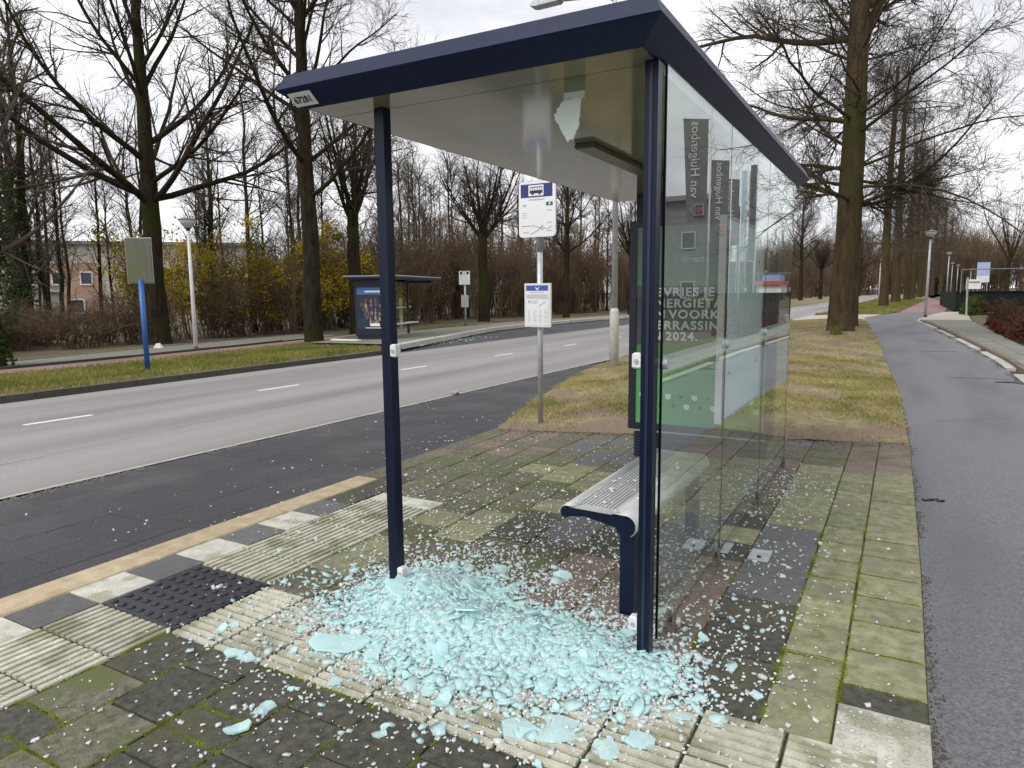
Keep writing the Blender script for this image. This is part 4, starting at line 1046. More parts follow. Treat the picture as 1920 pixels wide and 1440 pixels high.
def pole_tree(seed, H_=13, R=.14, n1=26, low=2.5, k2=6, k3=3, L1=2.6):
    g = Grower(seed); P, D, Rd = trunk_flare(g, None, None, H_, R, .06, taper=.15, sides=7)
    z = P[0, :, 2]; t = np.sort(g.r.uniform(0, 1, n1)); zz = low+(H_-.5-low)*t; az = g.r.uniform(0, 6.28, n1); inc = np.radians(g.r.uniform(25, 62, n1))
    L = L1*(1.1-.6*t)*g.r.uniform(.6, 1.2, n1)
    P1 = np.stack([np.interp(zz, z, P[0, :, 0]), np.interp(zz, z, P[0, :, 1]), zz], -1)
    D1 = np.stack([np.cos(az)*np.sin(inc), np.sin(az)*np.sin(inc), np.cos(inc)], -1)
    p = g.grow(P1, D1, L, R*.28*np.ones(n1), .3, 7, .09, .03, 4, 'crown')
    p2 = g.grow(*g.kids(*p, k2, .12, 1, 25, 55, lambda t, q: g.r.uniform(.5, 1.3, t.shape), .5, .010), .5, 4, .1, .02, 3, 'crown')
    g.grow(*g.kids(*p2, k3, .15, 1, 25, 55, lambda t, q: g.r.uniform(.3, .7, t.shape), .7, .0075), .6, 2, .1, .0, 3, 'crown')
    return g

def tree_meshes(g, tmat, cmat):
    return g.mesh('trunk', 'trunk', tmat), g.mesh('crown', 'crown', cmat)
def put_tree(name, meshes, loc, rz, label, group=None, s=1.0):
    t = empty(name, loc, rz); t.scale = (s, s, s); tag(t, label, 'tree', group)
    link('trunk', meshes[0], None, t); link('crown', meshes[1], None, t); return t

OAK_ROW = 'bare oaks in the row beside the cycle path'
oakA = tree_meshes(pin_oak(11, extra=((8.9, math.radians(170), 2, 6.6, .12), (9.6, math.radians(20), 35, 6, .13), (8.7, math.radians(60), 42, 6.5, .14), (4.7, math.radians(10), -12, 3.6, .06), (3.9, math.radians(25), 18, 3.4, .06), (6.4, math.radians(185), 8, 5, .08), (5.2, math.radians(195), -4, 4.2, .06))), BARKR, TWIG)
oakB = tree_meshes(pin_oak(12, R=.36, n1=36, k3=6, k4=5), BARKR, TWIGF)
oakC = tree_meshes(pin_oak(13, R=.42, n1=42, k2=11, k3=6, k4=3), BARKR, TWIGF)
put_tree('oak_tree', oakA, (-1.70, 24.4, .10), 0, 'nearest big bare oak with a mossy trunk in the grass beside the cycle path', OAK_ROW)
put_tree('oak_tree', oakB, (-1.93, 31.4, .03), 1.3, 'bare oak standing directly behind the nearest big oak', OAK_ROW)
row = [(-1.45, 66, 'third oak of the row, first beyond the side street'), (-.75, 84, 'fourth oak of the row beside the cycle path'), (.35, 100, 'fifth oak of the row beside the cycle path'), (.95, 116, 'sixth oak of the row beside the cycle path'), (2.1, 130, 'seventh oak of the row, just left of the street lamp'), (3.3, 146, 'eighth oak of the row, just right of the street lamp'), (4.9, 165, 'ninth oak of the row, thin in the distance'), (7.2, 190, 'tenth oak of the row, far off'), (10, 215, 'last oak discernible at the end of the row')]
for i, (x, y, lb) in enumerate(row): put_tree('oak_tree', (oakB, oakC, oakA)[i % 3] if i < 2 else oakC, (x, y, 0), 1.1+i*1.7, lb, OAK_ROW, 1.0+(.08 if i % 2 else 0))

ROAD_ROW = 'bare trees in the row across the road'
limeA = tree_meshes(vase_tree(21, H_=18, R=.43, fork=6.0, n1=19, spread=(20, 70), L1=10, k2=13, k3=8, k4=4, droop=.055), BARK, TWIG)
limeB = tree_meshes(vase_tree(22, H_=18, R=.35, fork=5.8, n1=22, spread=(28, 68), L1=7.5, trunk_h=16, k2=12, k3=8, k4=4), BARK, TWIG)
limeC = tree_meshes(vase_tree(23, H_=13, R=.36, fork=5.4, n1=13, spread=(8, 48), leader=False, L1=7.5, k2=11, k3=6, k4=2), BARK, TWIG)
limeD = tree_meshes(vase_tree(24, H_=13, R=.38, fork=5.6, n1=16, spread=(5, 52), leader=False, L1=7.0, k2=11, k3=6, k4=2), BARK, TWIG)
put_tree('lime_tree', limeA, (-26.8, 18.1, zfar(-26.8)), 0.5, 'large spreading bare tree with a dark trunk behind the blank grey sign', ROAD_ROW)
put_tree('lime_tree', limeB, (-19.7, 19.7, zfar(-19.7)), .3, 'straight tall bare trunk in the far grass, left of the far shelter', ROAD_ROW)
put_tree('lime_tree', limeC, (-24.0, 27.0, zfar(-24)), 0, 'bare tree with upswept limbs rising behind the far shelter', ROAD_ROW)
put_tree('lime_tree', limeD, (-24.7, 40.4, zfar(-24.7)), .9, 'bare vase-shaped tree right of the small far bus stop sign', ROAD_ROW)
put_tree('lime_tree', limeB, (-23.3, 50.6, zfar(-23.3)), 2.2, 'slim bare tree behind the near bus stop sign', ROAD_ROW, .75)
put_tree('lime_tree', limeC, (-19.0, 53.7, zfar(-19)), 1.9, 'bare tree beside the roadside light mast, across the road', ROAD_ROW, .8)
for i, (x, y, lb) in enumerate([(-17.2, 78, 'first dark trunk seen right of the shelter across the road'), (-16.8, 92, 'second dark trunk right of the shelter across the road'), (-15.9, 100, 'third dark trunk right of the shelter across the road'), (-14.6, 122, 'fourth dark trunk right of the shelter across the road'), (-13.2, 138, 'distant trunk across the road just right of the nearest oak'), (-12.0, 160, 'farther trunk across the road right of the nearest oak'), (-9.5, 190, 'farthest trunk across the road at the bend')]):
    put_tree('lime_tree', (limeB, limeD, oakC)[i % 3], (x, y, zfar(x)), i*1.3, lb, ROAD_ROW, .95)

# trees with ivy at the left edge
ivyt = pole_tree(31, H_=15, R=.27, n1=24, L1=3.4, k2=7, k3=4); IV = tree_meshes(ivyt, BARK, TWIGF)
def leaf_cloud(P, size, name, material, r=None, flat=.0):
    r = r or RNG; n = len(P); a = norm(r.normal(0, 1, (n, 3))); b = norm(np.cross(a, r.normal(0, 1, (n, 3)))); s_ = (size*r.uniform(.6, 1.4, n))[:, None]
    if flat: a[:, 2] *= flat; b[:, 2] *= flat
    V = np.stack([P-a*s_, P+b*s_*.55, P+a*s_, P-b*s_*.55], 1)
    return np_mesh(name, V.reshape(-1, 3), np.arange(4*n).reshape(n, 4), material)
def ivy(h, n, r0, seed):
    g = np.random.default_rng(seed); z = h*g.uniform(0, 1, n)**.9; a = g.uniform(0, 6.28, n)
    rad = r0*(1.25-.6*z/h)*(.8+.5*np.sin(z*3+a*2))+np.abs(g.normal(0, .10, n))
    return np.stack([rad*np.cos(a), rad*np.sin(a), z], -1)
ivymesh = leaf_cloud(ivy(8, 4200, .38, 3), .07, 'ivy', IVYM)
for (x, y, s_, lb) in ((-21.3, 9.55, 1.0, 'ivy-clad tree cut by the left edge of the picture'), (-33.8, 16.6, .95, 'ivy-covered trunk near the left edge behind the hedge'), (-36.5, 17.4, .9, 'second ivy-covered trunk from the left edge, farther back')):
    t = put_tree('ivy_tree', IV, (x, y, zfar(x)), s_*9, lb, 'ivy-clad trees on the left', s_); link('ivy', ivymesh, None, t)
t = put_tree('ivy_tree', IV, (-36.5, 28.2, zfar(-36.5)), 2, 'ivy-darkened trunk just right of the large spreading tree', 'ivy-clad trees on the left', .85); link('ivy', ivymesh, None, t)

# thinner woodland trees behind
pm = [tree_meshes(pole_tree(40+i, H_=12+i*.9, R=.11+.012*i, n1=26, L1=2.6+.25*i, k2=6, k3=4), BARK, TWIGF) for i in range(4)]
wr = random.Random(5)
spots = []
for i in range(46):
    bearing = math.radians(wr.uniform(24, 66)); dist = wr.uniform(40, 72)
    if i < 8: bearing = math.radians(wr.uniform(46, 66)); dist = wr.uniform(38, 52)
    x, y = -dist*math.sin(bearing), dist*math.cos(bearing)
    if x > -27: x = -27-wr.random()*10
    spots.append((x, y))
for i in range(24):
    bearing = math.radians(wr.uniform(22, 38)); dist = wr.uniform(58, 85); spots.append((-dist*math.sin(bearing)-3, dist*math.cos(bearing)))
for i, (x, y) in enumerate(spots):
    put_tree('woodland_tree', pm[i % 4], (x, y, zfar(x)), wr.uniform(0, 6), 'thin bare woodland tree behind the bushes across the road', 'thin trees of the wood across the road', wr.uniform(.75, 1.12))
for i in range(46):
    y = wr.uniform(60, 210); x = interp([(60,-22),(100,-19),(210,-14)], y)-wr.uniform(2, 26)
    put_tree('woodland_tree', pm[i % 4], (x, y, zfar(x)), wr.uniform(0, 6), 'thin bare woodland tree lining the bend of the road', 'thin trees of the wood at the bend', wr.uniform(.8, 1.2))
put_tree('woodland_tree', tree_meshes(vase_tree(61, H_=17, R=.3, fork=5, n1=10, spread=(6, 30), leader=False, L1=12, k2=10, k3=6, k4=3), BARK, TWIG), (11.45, 110, 0), 0.4, 'forked bare tree at the right edge beyond the fence')

# ------------------------------------------------------------------ thicket (one mass), bushes and hedges
def shrub(seed, h, stems, k2, k3, spread=28):
    g = Grower(seed); az = g.r.uniform(0, 6.28, stems); inc = np.radians(g.r.uniform(3, spread, stems)); P = np.zeros((stems, 3)); P[:, :2] = g.r.normal(0, .22, (stems, 2))
    D = np.stack([np.cos(az)*np.sin(inc), np.sin(az)*np.sin(inc), np.cos(inc)], -1); L = h*g.r.uniform(.6, 1.1, stems)
    p = g.grow(P, D, L, .024*np.ones(stems)*h/3, .3, 7, .09, .0, 4, 'stems')
    p2 = g.grow(*g.kids(*p, k2, .1, 1, 20, 55, lambda t, q: h*.25*g.r.uniform(.5, 1.2, t.shape), .5, .011), .5, 4, .12, .02, 3, 'stems')
    g.grow(*g.kids(*p2, k3, .1, 1, 20, 60, lambda t, q: g.r.uniform(.25, .7, t.shape), .7, .008), .6, 2, .12, 0., 3, 'stems')
    return np.concatenate(g.V['stems']), np.concatenate(g.F['stems']), p2[0][:, -1]
SH = [shrub(70+i, 3.0, 14, 7, 4) for i in range(3)]
def merge(items, name, material):
    Vs, Fs, k = [], [], 0
    for (V, F, loc, s_, rz) in items:
        c, sn = math.cos(rz), math.sin(rz); R = np.array([[c, -sn, 0], [sn, c, 0], [0, 0, 1]])
        W = (V*np.array(s_))@R.T+np.array(loc); Vs.append(W); Fs.append(F+k); k += len(V)
    return np_mesh(name, np.concatenate(Vs), np.concatenate(Fs), material)
items = []
for i in range(250):
    y = wr.uniform(6, 95) if i < 205 else wr.uniform(95, 200)
    xb = interp([(6,-24.8),(16,-27.5),(24,-27.0),(30,-26.5),(42,-27),(55,-25.5),(75,-22.0),(95,-20),(200,-14.5)], y)
    x = xb-wr.uniform(0, 6.5)
    h = interp([(6,.62),(17,.62),(24,1.3),(32,1.9),(60,2.5),(100,2.4),(200,3.0)], y)*wr.uniform(.75, 1.15)
    V, F, _ = SH[i % 3]; items.append((V, F, (x, y, zfar(x)), (1.15, 1.15, h), wr.uniform(0, 6)))
tk = link('thicket', merge(items, 'thicket', TWIGB)); tag(tk, 'dense brown leafless thicket filling the edge of the wood across the road', 'thicket', kind='stuff')
# far wood on the right horizon
items = []
for i in range(90):
    y = wr.uniform(190, 260); x = wr.uniform(8, 80); V, F, _ = SH[i % 3]; items.append((V, F, (x, y, 0), (3.4, 3.4, wr.uniform(4.2, 6.0)), wr.uniform(0, 6)))
for i in range(110):
    y = wr.uniform(200, 260); x = wr.uniform(-45, 22); V, F, _ = SH[i % 3]; items.append((V, F, (x, y, -.5), (3.2, 3.2, wr.uniform(4.4, 6.4)), wr.uniform(0, 6)))
fw = link('far_wood', merge(items, 'far_wood', TWIGB)); tag(fw, 'greyish brown wood closing the view at the end of the street', 'wood', kind='stuff')
# yellow-green bushes
SHB = [shrub(170+i, 3.0, 9, 6, 3, 40) for i in range(3)]
def bush(loc, h, w, seed, label, n=2600, material=YLEAF, group='yellow-green bushes across the road', size=.075, name='bush', top=.35, cat='bush'):
    V, F, tips = SHB[seed % 3]; g = np.random.default_rng(seed)
    t = empty(name, loc, seed*1.3); tag(t, label, cat, group)
    link('stems', np_mesh('stems', V*np.array([w, w, h/3.0]), F, TWIGB if material is YLEAF else TWIG), None, t)
    pw = g.gamma(.8, 1, len(tips)); i = g.choice(len(tips), n, p=pw/pw.sum()); P = tips[i]*np.array([w, w, h/3.0])+g.normal(0, .22, (n, 3))*np.array([w, w, 1])
    keep = (P[:, 2] > .15) & (g.uniform(0, 1, n) < top+(1-top)*np.clip(P[:, 2]/h, 0, 1))
    link('foliage', leaf_cloud(P[keep], size, 'foliage', material, g), None, t); return t
for i, (x, y, h, lb) in enumerate([(-28.6, 20.6, 5.0, 'tall yellow bush close to the white lamp'), (-28.4, 22.6, 4.6, 'olive bush second from the white lamp'), (-28.0, 24.6, 4.2, 'olive bush midway between lamp and straight trunk'), (-27.8, 26.6, 4.4, 'yellow-green bush just left of the straight trunk'), (-27.6, 28.8, 5.0, 'bright yellow bush between straight trunk and far shelter'), (-27.6, 31.0, 4.6, 'yellow bush rising behind the far shelter roof'), (-26.8, 33.2, 3.0, 'low bush with yellow leaves right of the far shelter'), (-30.5, 19.6, 4.6, 'green bush behind the blank grey sign')]):
    bush((x, y, zfar(x)), h, 1.25, 90+i, lb, n=4600 if i != 7 else 2200)
# right-hand bed: barberry hedge, green shrub
def hedge_blob(name, loc, sx, sy, h, material, n, seed, label, size=.045, group=None):
    g = np.random.default_rng(seed); t = empty(name, loc); tag(t, label, 'hedge', group)
    u = norm(g.normal(0, 1, (n, 3))); q = g.uniform(.55, 1.0, (n, 1)); P = u*q*np.array([sx, sy, h]); P[:, 2] = np.abs(P[:, 2])*(.75+.3*np.sin(P[:, 0]*5+P[:, 1]*4))+.02
    link('foliage', leaf_cloud(P, size, 'foliage', material, g), None, t)
    V, F, _ = SH[seed % 3]; link('stems', np_mesh('stems', V*np.array([sx*.8, sy*.8, h/3.2]), F, TWIG), None, t); return t
for i, (x, y) in enumerate([(3.3, 24.5), (3.3, 27.2), (3.4, 30.0), (3.5, 32.8)]):
    hedge_blob('barberry_hedge', (x, y, 0), .72, 1.5, .92, REDLEAF, 2600, 100+i, ('nearest dark red barberry shrub at the right edge', 'second dark red barberry shrub from the right edge', 'third dark red barberry shrub behind the sidewalk', 'farthest dark red barberry shrub beside the short post')[i], group='red barberry hedge beside the sidewalk')
hedge_blob('evergreen_shrub', (3.5, 47.5, 0), .7, 1.6, 1.15, GREENLEAF, 3000, 110, 'rounded light green shrub at the corner of the dark wall', .06)
for i, (x, y) in enumerate([(5.2, 27.5), (5.6, 32), (6.0, 37)]):
    hedge_blob('ground_shrub', (x, y, 0), 1.3, 2.2, .62, GREENLEAF, 2400, 120+i, ('green shrub right behind the nearest barberry', 'middle green shrub behind the barberry row', 'farther green shrub before the dark wall')[i], .05, 'green shrubs behind the barberry')

# ------------------------------------------------------------------ grass
def blades(P, h, name, material, seed, w=.006, lean=.5):
    g = np.random.default_rng(seed); n = len(P); H_ = h*g.uniform(.5, 1.5, n); a = g.uniform(0, 6.28, n); ww = w*g.uniform(.6, 1.3, n)
    side = np.stack([np.cos(a), np.sin(a), 0*a], -1)*ww[:, None]; b = g.uniform(0, 6.28, n); ln = np.stack([np.cos(b), np.sin(b), 0*b], -1)*(H_*lean*g.uniform(.2, 1.4, n))[:, None]
    up_ = np.stack([0*a, 0*a, H_], -1)
    V = np.stack([P-side, P+side, P+side*.7+ln*.45+up_*.65, P-side*.7+ln*.45+up_*.65, P+ln+up_*.95], 1).reshape(-1, 3)
    k = 5*np.arange(n)[:, None]
    F = np.concatenate([np.array([[0, 1, 2]])+k, np.array([[0, 2, 3]])+k, np.array([[3, 2, 4]])+k])
    return np_mesh(name, V, F, material)
def in_verge(n, seed, straw=False):
    g = np.random.default_rng(seed); s_ = 7*g.uniform(0, 1, n)**1.5; t = g.uniform(0, 1, n)
    lx = np.interp(s_, range(8), [v[0] for v in VL]); ly = np.interp(s_, range(8), [v[1] for v in VL]); rx = np.interp(s_, range(8), [v[0] for v in VR]); ry = np.interp(s_, range(8), [v[1] for v in VR])
    x = lx+(rx-lx)*t; y = ly+(ry-ly)*t
    z = np.where(x < -3, -(-3-x)/3.3*.14, 0)+.004+.025*np.sin(math.pi*t)*np.minimum(1, s_*59/7/6)+.22*np.exp(-((x+1.7)**2+(y-24.4)**2)/1.4)
    bare = np.sin(x*2.1+y*.7)+np.sin(x*.9-y*1.9+2)+.8*np.sin(x*4.3+y*3.1)
    front = (y-.2925*x-7.755)   # distance from the paving end
    prob = np.clip(.50+.24*bare+.2*np.sin(x*9+y*2)*np.sin(y*3.3-x*2), .05, 1)*np.clip((front-.25)/2.2, .06, 1)
    keep = g.uniform(0, 1, n) < prob
    if straw: keep = (g.uniform(0, 1, n) < np.clip(.25+.35*bare, .04, 1)*np.exp(-np.maximum(front-.05, 0)/2.2)*np.clip(front/.25+.3, 0, 1)*(.25+.75*(x < -1.9)))
    return np.stack([x, y, z], -1)[keep]
gr = link('grass', blades(in_verge(230000, 5), .034, 'grass', GRASSM, 6, w=.0042, lean=1.5)); tag(gr, 'worn yellowish grass beside the cycle path', 'grass', kind='stuff')
st_ = link('straw', blades(in_verge(52000, 15, True), .060, 'straw', STRAW, 16, w=.0042, lean=1.6)); tag(st_, 'dry straw-coloured grass at the edge of the paving below the bus stop sign', 'grass', kind='stuff')
def in_far(n, seed):
    g = np.random.default_rng(seed); y = g.uniform(-2, 34, n)
    xl = np.interp(y, [-30, 9.5, 13, 17, 22, 30, 36], [-19, -18.9, -19.1, -19.7, -20.3, -21.8, -22.4]); xr = np.interp(y, [-30, 18.3, 22, 26, 30, 34], [-14.35, -14.7, -19.4, -20, -20.4, -20.2]); t = g.uniform(0, 1, n)
    x = xl+(xr-xl)*t; z = np.array([-.3245-.012*(-14.2-q) for q in x])+.02
    return np.stack([x, y, z], -1)
gf = link('grass', blades(in_far(70000, 8), .085, 'grass', GRASSF, 9, w=.012, lean=.8)); tag(gf, 'mossy green grass strip along the far kerb', 'grass', kind='stuff')
# tufts at trunk bases and far verge right
def tuft(cx, cy, cz, n, r, h, seed):
    g = np.random.default_rng(seed); a = g.uniform(0, 6.28, n); q = r*np.sqrt(g.uniform(0, 1, n)); return blades(np.stack([cx+q*np.cos(a), cy+q*np.sin(a), np.full(n, cz)], -1), h, 'tuft', GRASSF, seed, w=.012, lean=.7)
tf = link('grass_tuft', tuft(-1.75, 23.55, .09, 90, .16, .28, 4)); tag(tf, 'bright green grass tuft at the foot of the nearest oak', 'grass tuft')
g = np.random.default_rng(14); n = 26000; yy = g.uniform(46.5, 110, n); t = g.uniform(0, 1, n)
xl = np.array([interp(NEAR, q) for q in yy])+.15; xr = np.array([interp(PATHL, q) for q in yy])-.1; xx = xl+(xr-xl)*t
gn = link('grass', blades(np.stack([xx, yy, np.where(xx < -4.05, -.07, .0)], -1), .10, 'grass', GRASSF, 15, w=.02)); tag(gn, 'green verge grass below the farther oaks', 'grass', kind='stuff')
# fallen leaves on verge edge and soil
P = in_verge(16000, 21); dl = link('fallen_leaves', leaf_cloud(P+np.array([0, 0, .012]), .024, 'fallen_leaves', DEADLEAF, flat=.3)); tag(dl, 'brown fallen leaves and straw on the bare soil of the verge', 'leaves', kind='stuff')
# ------------------------------------------------------------------ buildings
CREAM = mat('cream_wall', (.50,.455,.40), (.56,.51,.45), 1.2, rough=.9); ORANGE = mat('orange_brick', (.36,.23,.165), (.42,.28,.21), 5, rough=.9); DKWIN = mat('window_glass', (.035,.04,.05), rough=.1); WFRAME = mat('white_frame', (.66,.66,.64), rough=.6)
ROOFG = mat('roof_grey', (.16,.16,.165), (.22,.22,.22), 2, rough=.8)
bd = empty('apartment_building', (-74.7, 44.5, -1.2), math.radians(48)); tag(bd, 'cream and orange apartment block seen through the trees on the left', 'building')
MB().box(-13, 16, 0, 9, 0, 8.1).build('wall', CREAM, bd); MB().box(-8.4, -.2, -.25, 0, 0, 6.2).build('brick_bay', ORANGE, bd)
MB().box(-13.4, 16.4, -.6, 9.4, 8.1, 8.45).build('roof', ROOFG, bd)
def window(parent, x, z, w, h, y, fw_=.14, fm=None):
    f = MB(); t_ = fw_
    f.box(x-w/2-t_, x-w/2, y-.10, y, z-t_, z+h+t_); f.box(x+w/2, x+w/2+t_, y-.10, y, z-t_, z+h+t_); f.box(x-w/2, x+w/2, y-.10, y, z+h, z+h+t_); f.box(x-w/2, x+w/2, y-.12, y, z-t_, z)
    o = f.build('window', fm or WFRAME, parent); MB().box(x-w/2, x+w/2, y-.03, y-.005, z, z+h).build('pane', DKWIN, o); return o
for x in (-6.7, -4.1, -1.5): window(bd, x, 4.0, .95, 1.15, -.25)
for x in (2.2, 5.6, 9.0, 12.4, -10.5): window(bd, x, 4.1, .95, 1.15, 0)
for x in (-6.4, -2.6): window(bd, x, 1.0, 1.3, 1.3, -.25)
for x in (3.2, 7.5, 11.8): window(bd, x, 1.0, 1.3, 1.3, 0)
h2 = empty('house', (-68.5, 30.0, -1.6), math.radians(55)); tag(h2, 'pale grey house half hidden behind the ivy trunks', 'house')
MB().box(-5, 5, 0, 7, 0, 3.6).build('wall', mat('pale_wall', (.46,.47,.46), (.52,.53,.52), 1, rough=.9), h2)
MB().extrude_y([(-5.5,3.5),(5.5,3.5),(0,5.6)], -.4, 7.4).build('roof', ROOFG, h2)
for x in (-3, 0, 3): window(h2, x, 1.3, 1.2, 1.3, 0)

# office block and banners beside the path, seen mirrored in the shelter glass; pale banners added for streaks
GREYBRICK = mat('grey_brick', (.14,.145,.15), (.20,.20,.20), 3, rough=.9)
of = empty('office_building', (11.0, 52, 0)); tag(of, 'grey brick office building right of the path, mirrored in the shelter glass', 'building')
MB().box(0, 22, 0, 14, 0, 8.0).build('wall', GREYBRICK, of); MB().box(-.4, 22.4, -.5, 14.4, 8.0, 8.35).build('roof', ROOFG, of)
for z in (1.0, 4.6):
    for x in (1.4, 4.0, 6.6, 9.2, 11.8, 14.4, 17): window(of, x, z, .9, 1.1, 0, .07, GREYB)
    for yy in ():
        pass
BANNER = mat('banner_grey', (.105,.105,.11), (.135,.135,.14), 2, rough=.8); BRED = mat('banner_red', (.42,.05,.07), rough=.7); BTXT = mat('banner_text', (.52,.52,.52), rough=.7); BPINK = mat('banner_pink', (.34,.24,.25), rough=.7)
for i, (x, y, lb) in enumerate(((5.62, 30, 'nearest grey banner flag on a white pole, mirrored in the shelter glass'), (6.9, 40, 'second grey banner flag on a white pole, mirrored in the shelter glass'), (7.75, 50.6 if False else 47.0, 'third grey banner flag on a white pole, mirrored in the shelter glass'))):
    fl = empty('banner_flag', (x, y, 0)); tag(fl, lb, 'flag', 'banner flags before the office')
    MB().tube([(0,0,0),(0,0,8.9)], [.05,.035], 10).build('pole', WPOLE, fl, True)
    MB().tube([(0,0,8.45),(1.2,0,8.62)], .018, 6).build('arm', GALV, fl)
    nx_, nz2 = 8, 18; V = []; F = []
    for j in range(nz2+1):
        for k_ in range(nx_+1):
            u = k_/nx_; v = j/nz2; xx = .12+u*(1.06-.26*(1-v)); V.append((xx, .05*math.sin(u*5+v*3)*(1-.3*v), 4.35+v*4.1+.16*u*v))
    for j in range(nz2):
        for k_ in range(nx_): a = j*(nx_+1)+k_; F.append((a, a+1, a+nx_+2, a+nx_+1))
    cl = MB().add(V, F).build('cloth', BANNER, fl, True)
    text('van Huigenbos', .52, 'lettering', BTXT, cl, (.78, -.09, 5.35), (math.pi/2, -math.pi/2, 0), bold=.004)
    shp = [(.20,4.62),(.62,4.62),(.80,4.86),(.62,5.10),(.20,5.10)]
    MB().add([(a, -.085, c) for a, c in shp], [tuple(range(5))]).build('emblem_ground', BPINK, cl)
    shp2 = [(.24,4.66),(.60,4.66),(.75,4.86),(.60,5.06),(.24,5.06)]
    MB().add([(a, -.095, c) for a, c in shp2], [tuple(range(5))]).build('emblem_field', BANNER, cl)
    em = MB()
    for (a0, c0, a1, c1) in ((.30,4.70,.38,5.02),(.44,4.70,.52,5.02),(.30,4.70,.52,4.77),(.30,4.95,.52,5.02),(.36,4.83,.60,4.89)): em.add([(a0,-.105,c0),(a1,-.105,c0),(a1,-.105,c1),(a0,-.105,c1)], [(0,1,2,3)])
    em.build('emblem', BRED, cl)
for i, (x, y, c_, lb) in enumerate(((9.35, 54, 'white', 'white banner added farthest from the path, to mirror as a streak in the glass'), (8.8, 54.5, 'pale blue', 'pale blue banner added to mirror as a streak in the glass'), (8.3, 55, 'mauve', 'mauve banner added to mirror as a streak in the glass'), (7.75, 52.5, 'grey', 'pale grey banner added nearest the path, to mirror as a streak in the glass'))):
    fl = empty('banner_flag', (x, y, 0)); tag(fl, lb, 'flag')  # added banner, put there to mirror as a pale streak in the glass
    MB().tube([(0,0,0),(0,0,10.4)], [.05,.035], 8).build('pole', WPOLE, fl, True)
    cm = mat('banner_'+c_.replace(' ', '_'), {'white': (.78,.79,.80), 'pale blue': (.50,.60,.70), 'mauve': (.46,.40,.46), 'grey': (.60,.63,.66)}[c_], rough=.8)
    V = []; F = []
    for j in range(13):
        for k_ in range(6): V.append((.06+.085*k_, .05*math.sin(k_*1.6+j*.25), 3.6+j*.55))
    for j in range(12):
        for k_ in range(5): a = j*6+k_; F.append((a, a+1, a+7, a+6))
    MB().add(V, F).build('cloth', cm, fl, True)
hedge_blob('office_hedge', (8.2, 40, 0), 1.2, 7, 1.3, GREENLEAF, 5000, 131, 'long green hedge before the office, mirrored in the shelter glass', .10)

# ------------------------------------------------------------------ right-hand garden wall, fence, signs
WALLM = mat('dark_green_wall', (.004,.009,.008), (.008,.014,.012), 3, rough=.8, spec=.2)
gw = empty('low_wall', (2.9, 52, 0)); tag(gw, 'low dark green wall at the right behind the shrubs', 'wall')
MB().box(0, 14, 0, .25, 0, 1.22).build('front', WALLM, gw); MB().box(-.06, 0, 0, 22, 0, 1.22).build('return', WALLM, gw); MB().box(-.1, 14, -.05, .3, 1.22, 1.29).build('coping', WALLM, gw)
FENCEM = mat('dull_fence', (.13,.135,.135), (.18,.185,.185), 6, rough=.6)
fn = empty('rail_fence', (3.0, 51.0, 0)); tag(fn, 'thin galvanised rail fence above the dark wall', 'fence')
for x in (.0, 4.2, 8.4): MB().tube([(x,0,1.2),(x,0,2.62)], .035, 8).build('fence_post', FENCEM, fn)
MB().tube([(0,0,2.6),(8.4,0,2.62)], .028, 8).build('rail', FENCEM, fn)
mesh_ = MB()
for i in range(0, 42, 3): mesh_.tube([(.1+.2*i,0,1.3),(.1+.2*i,0,2.58)], .004, 3, False)
for i in range(2): mesh_.tube([(0,0,1.4+.25*i),(8.4,0,1.4+.25*i)], .004, 3, False)
mesh_.build('wire_mesh', FENCEM, fn)
for i, (x, y, lb) in enumerate(((4.6, 46.5, 'leafless brown shrub before the dark wall, left one'), (7.0, 44.5, 'leafless brown shrub before the dark wall, right one'))):
    hedge_blob('bare_shrub', (x, y, 0), 1.3, 1.2, 1.05, DEADLEAF if i else REDLEAF, 500, 140+i, lb, .05)
ps = MB().tube([(0,0,0),(-.06,0,2.05)], .05, 8).build('short_post', GALV); ps.location = (2.97, 44.6, 0); tag(ps, 'short leaning grey post at the edge of the shrub bed', 'post')
s1 = empty('information_sign', (5.3, 66, 0)); tag(s1, 'blue and white information sign behind the fence', 'sign')
for x in (-.3, .3): MB().tube([(x,.05,0),(x,.05,3.4)], .03, 8).build('leg', GALV, s1)
MB().box(-.42, .42, -.03, .03, 2.45, 3.45).build('panel', mat('sign_pale_blue', (.40,.46,.68), rough=.5), s1); MB().box(-.42, .42, -.04, .02, 1.9, 2.43).build('lower_panel', WHITEB, s1)
s3 = empty('notice_sign', (4.0, 56, 0)); tag(s3, 'small white notice sign above the dark wall', 'sign')
MB().tube([(0,.03,0),(0,.03,2.0)], .03, 8).build('leg', GALV, s3); MB().box(-.42, .42, -.02, .02, 1.42, 2.05).build('panel', WHITEB, s3); rectf(-.36, .36, 1.80, 1.92, -.024).build('print_line', mat('rust_print', (.35,.2,.14)), s3)
kk = empty('kiosk', (12.2, 96, 0)); tag(kk, 'small red and white kiosk mirrored near the far edge of the shelter glass', 'kiosk')
MB().box(0, 3, 0, 5, 0, 2.1).build('wall', WHITEP, kk); MB().box(-.2, 3.2, -.4, 5.3, 2.1, 2.6).build('red_fascia', mat('red_fascia', (.45,.07,.04), rough=.5), kk); MB().box(.2, 2.3, -.2, 4, 2.6, 3.4).build('blue_sign', mat('kiosk_blue', (.25,.32,.55), rough=.5), kk)
dr = MB().box(-.55, .55, -.25, .25, -.02, .012, .004).build('road_drain', DARKB); dr.location = (-4.7, 40, zroad(-4.7)+.02); tag(dr, 'dark drain at the road edge seen left of the nearest oak', 'drain')
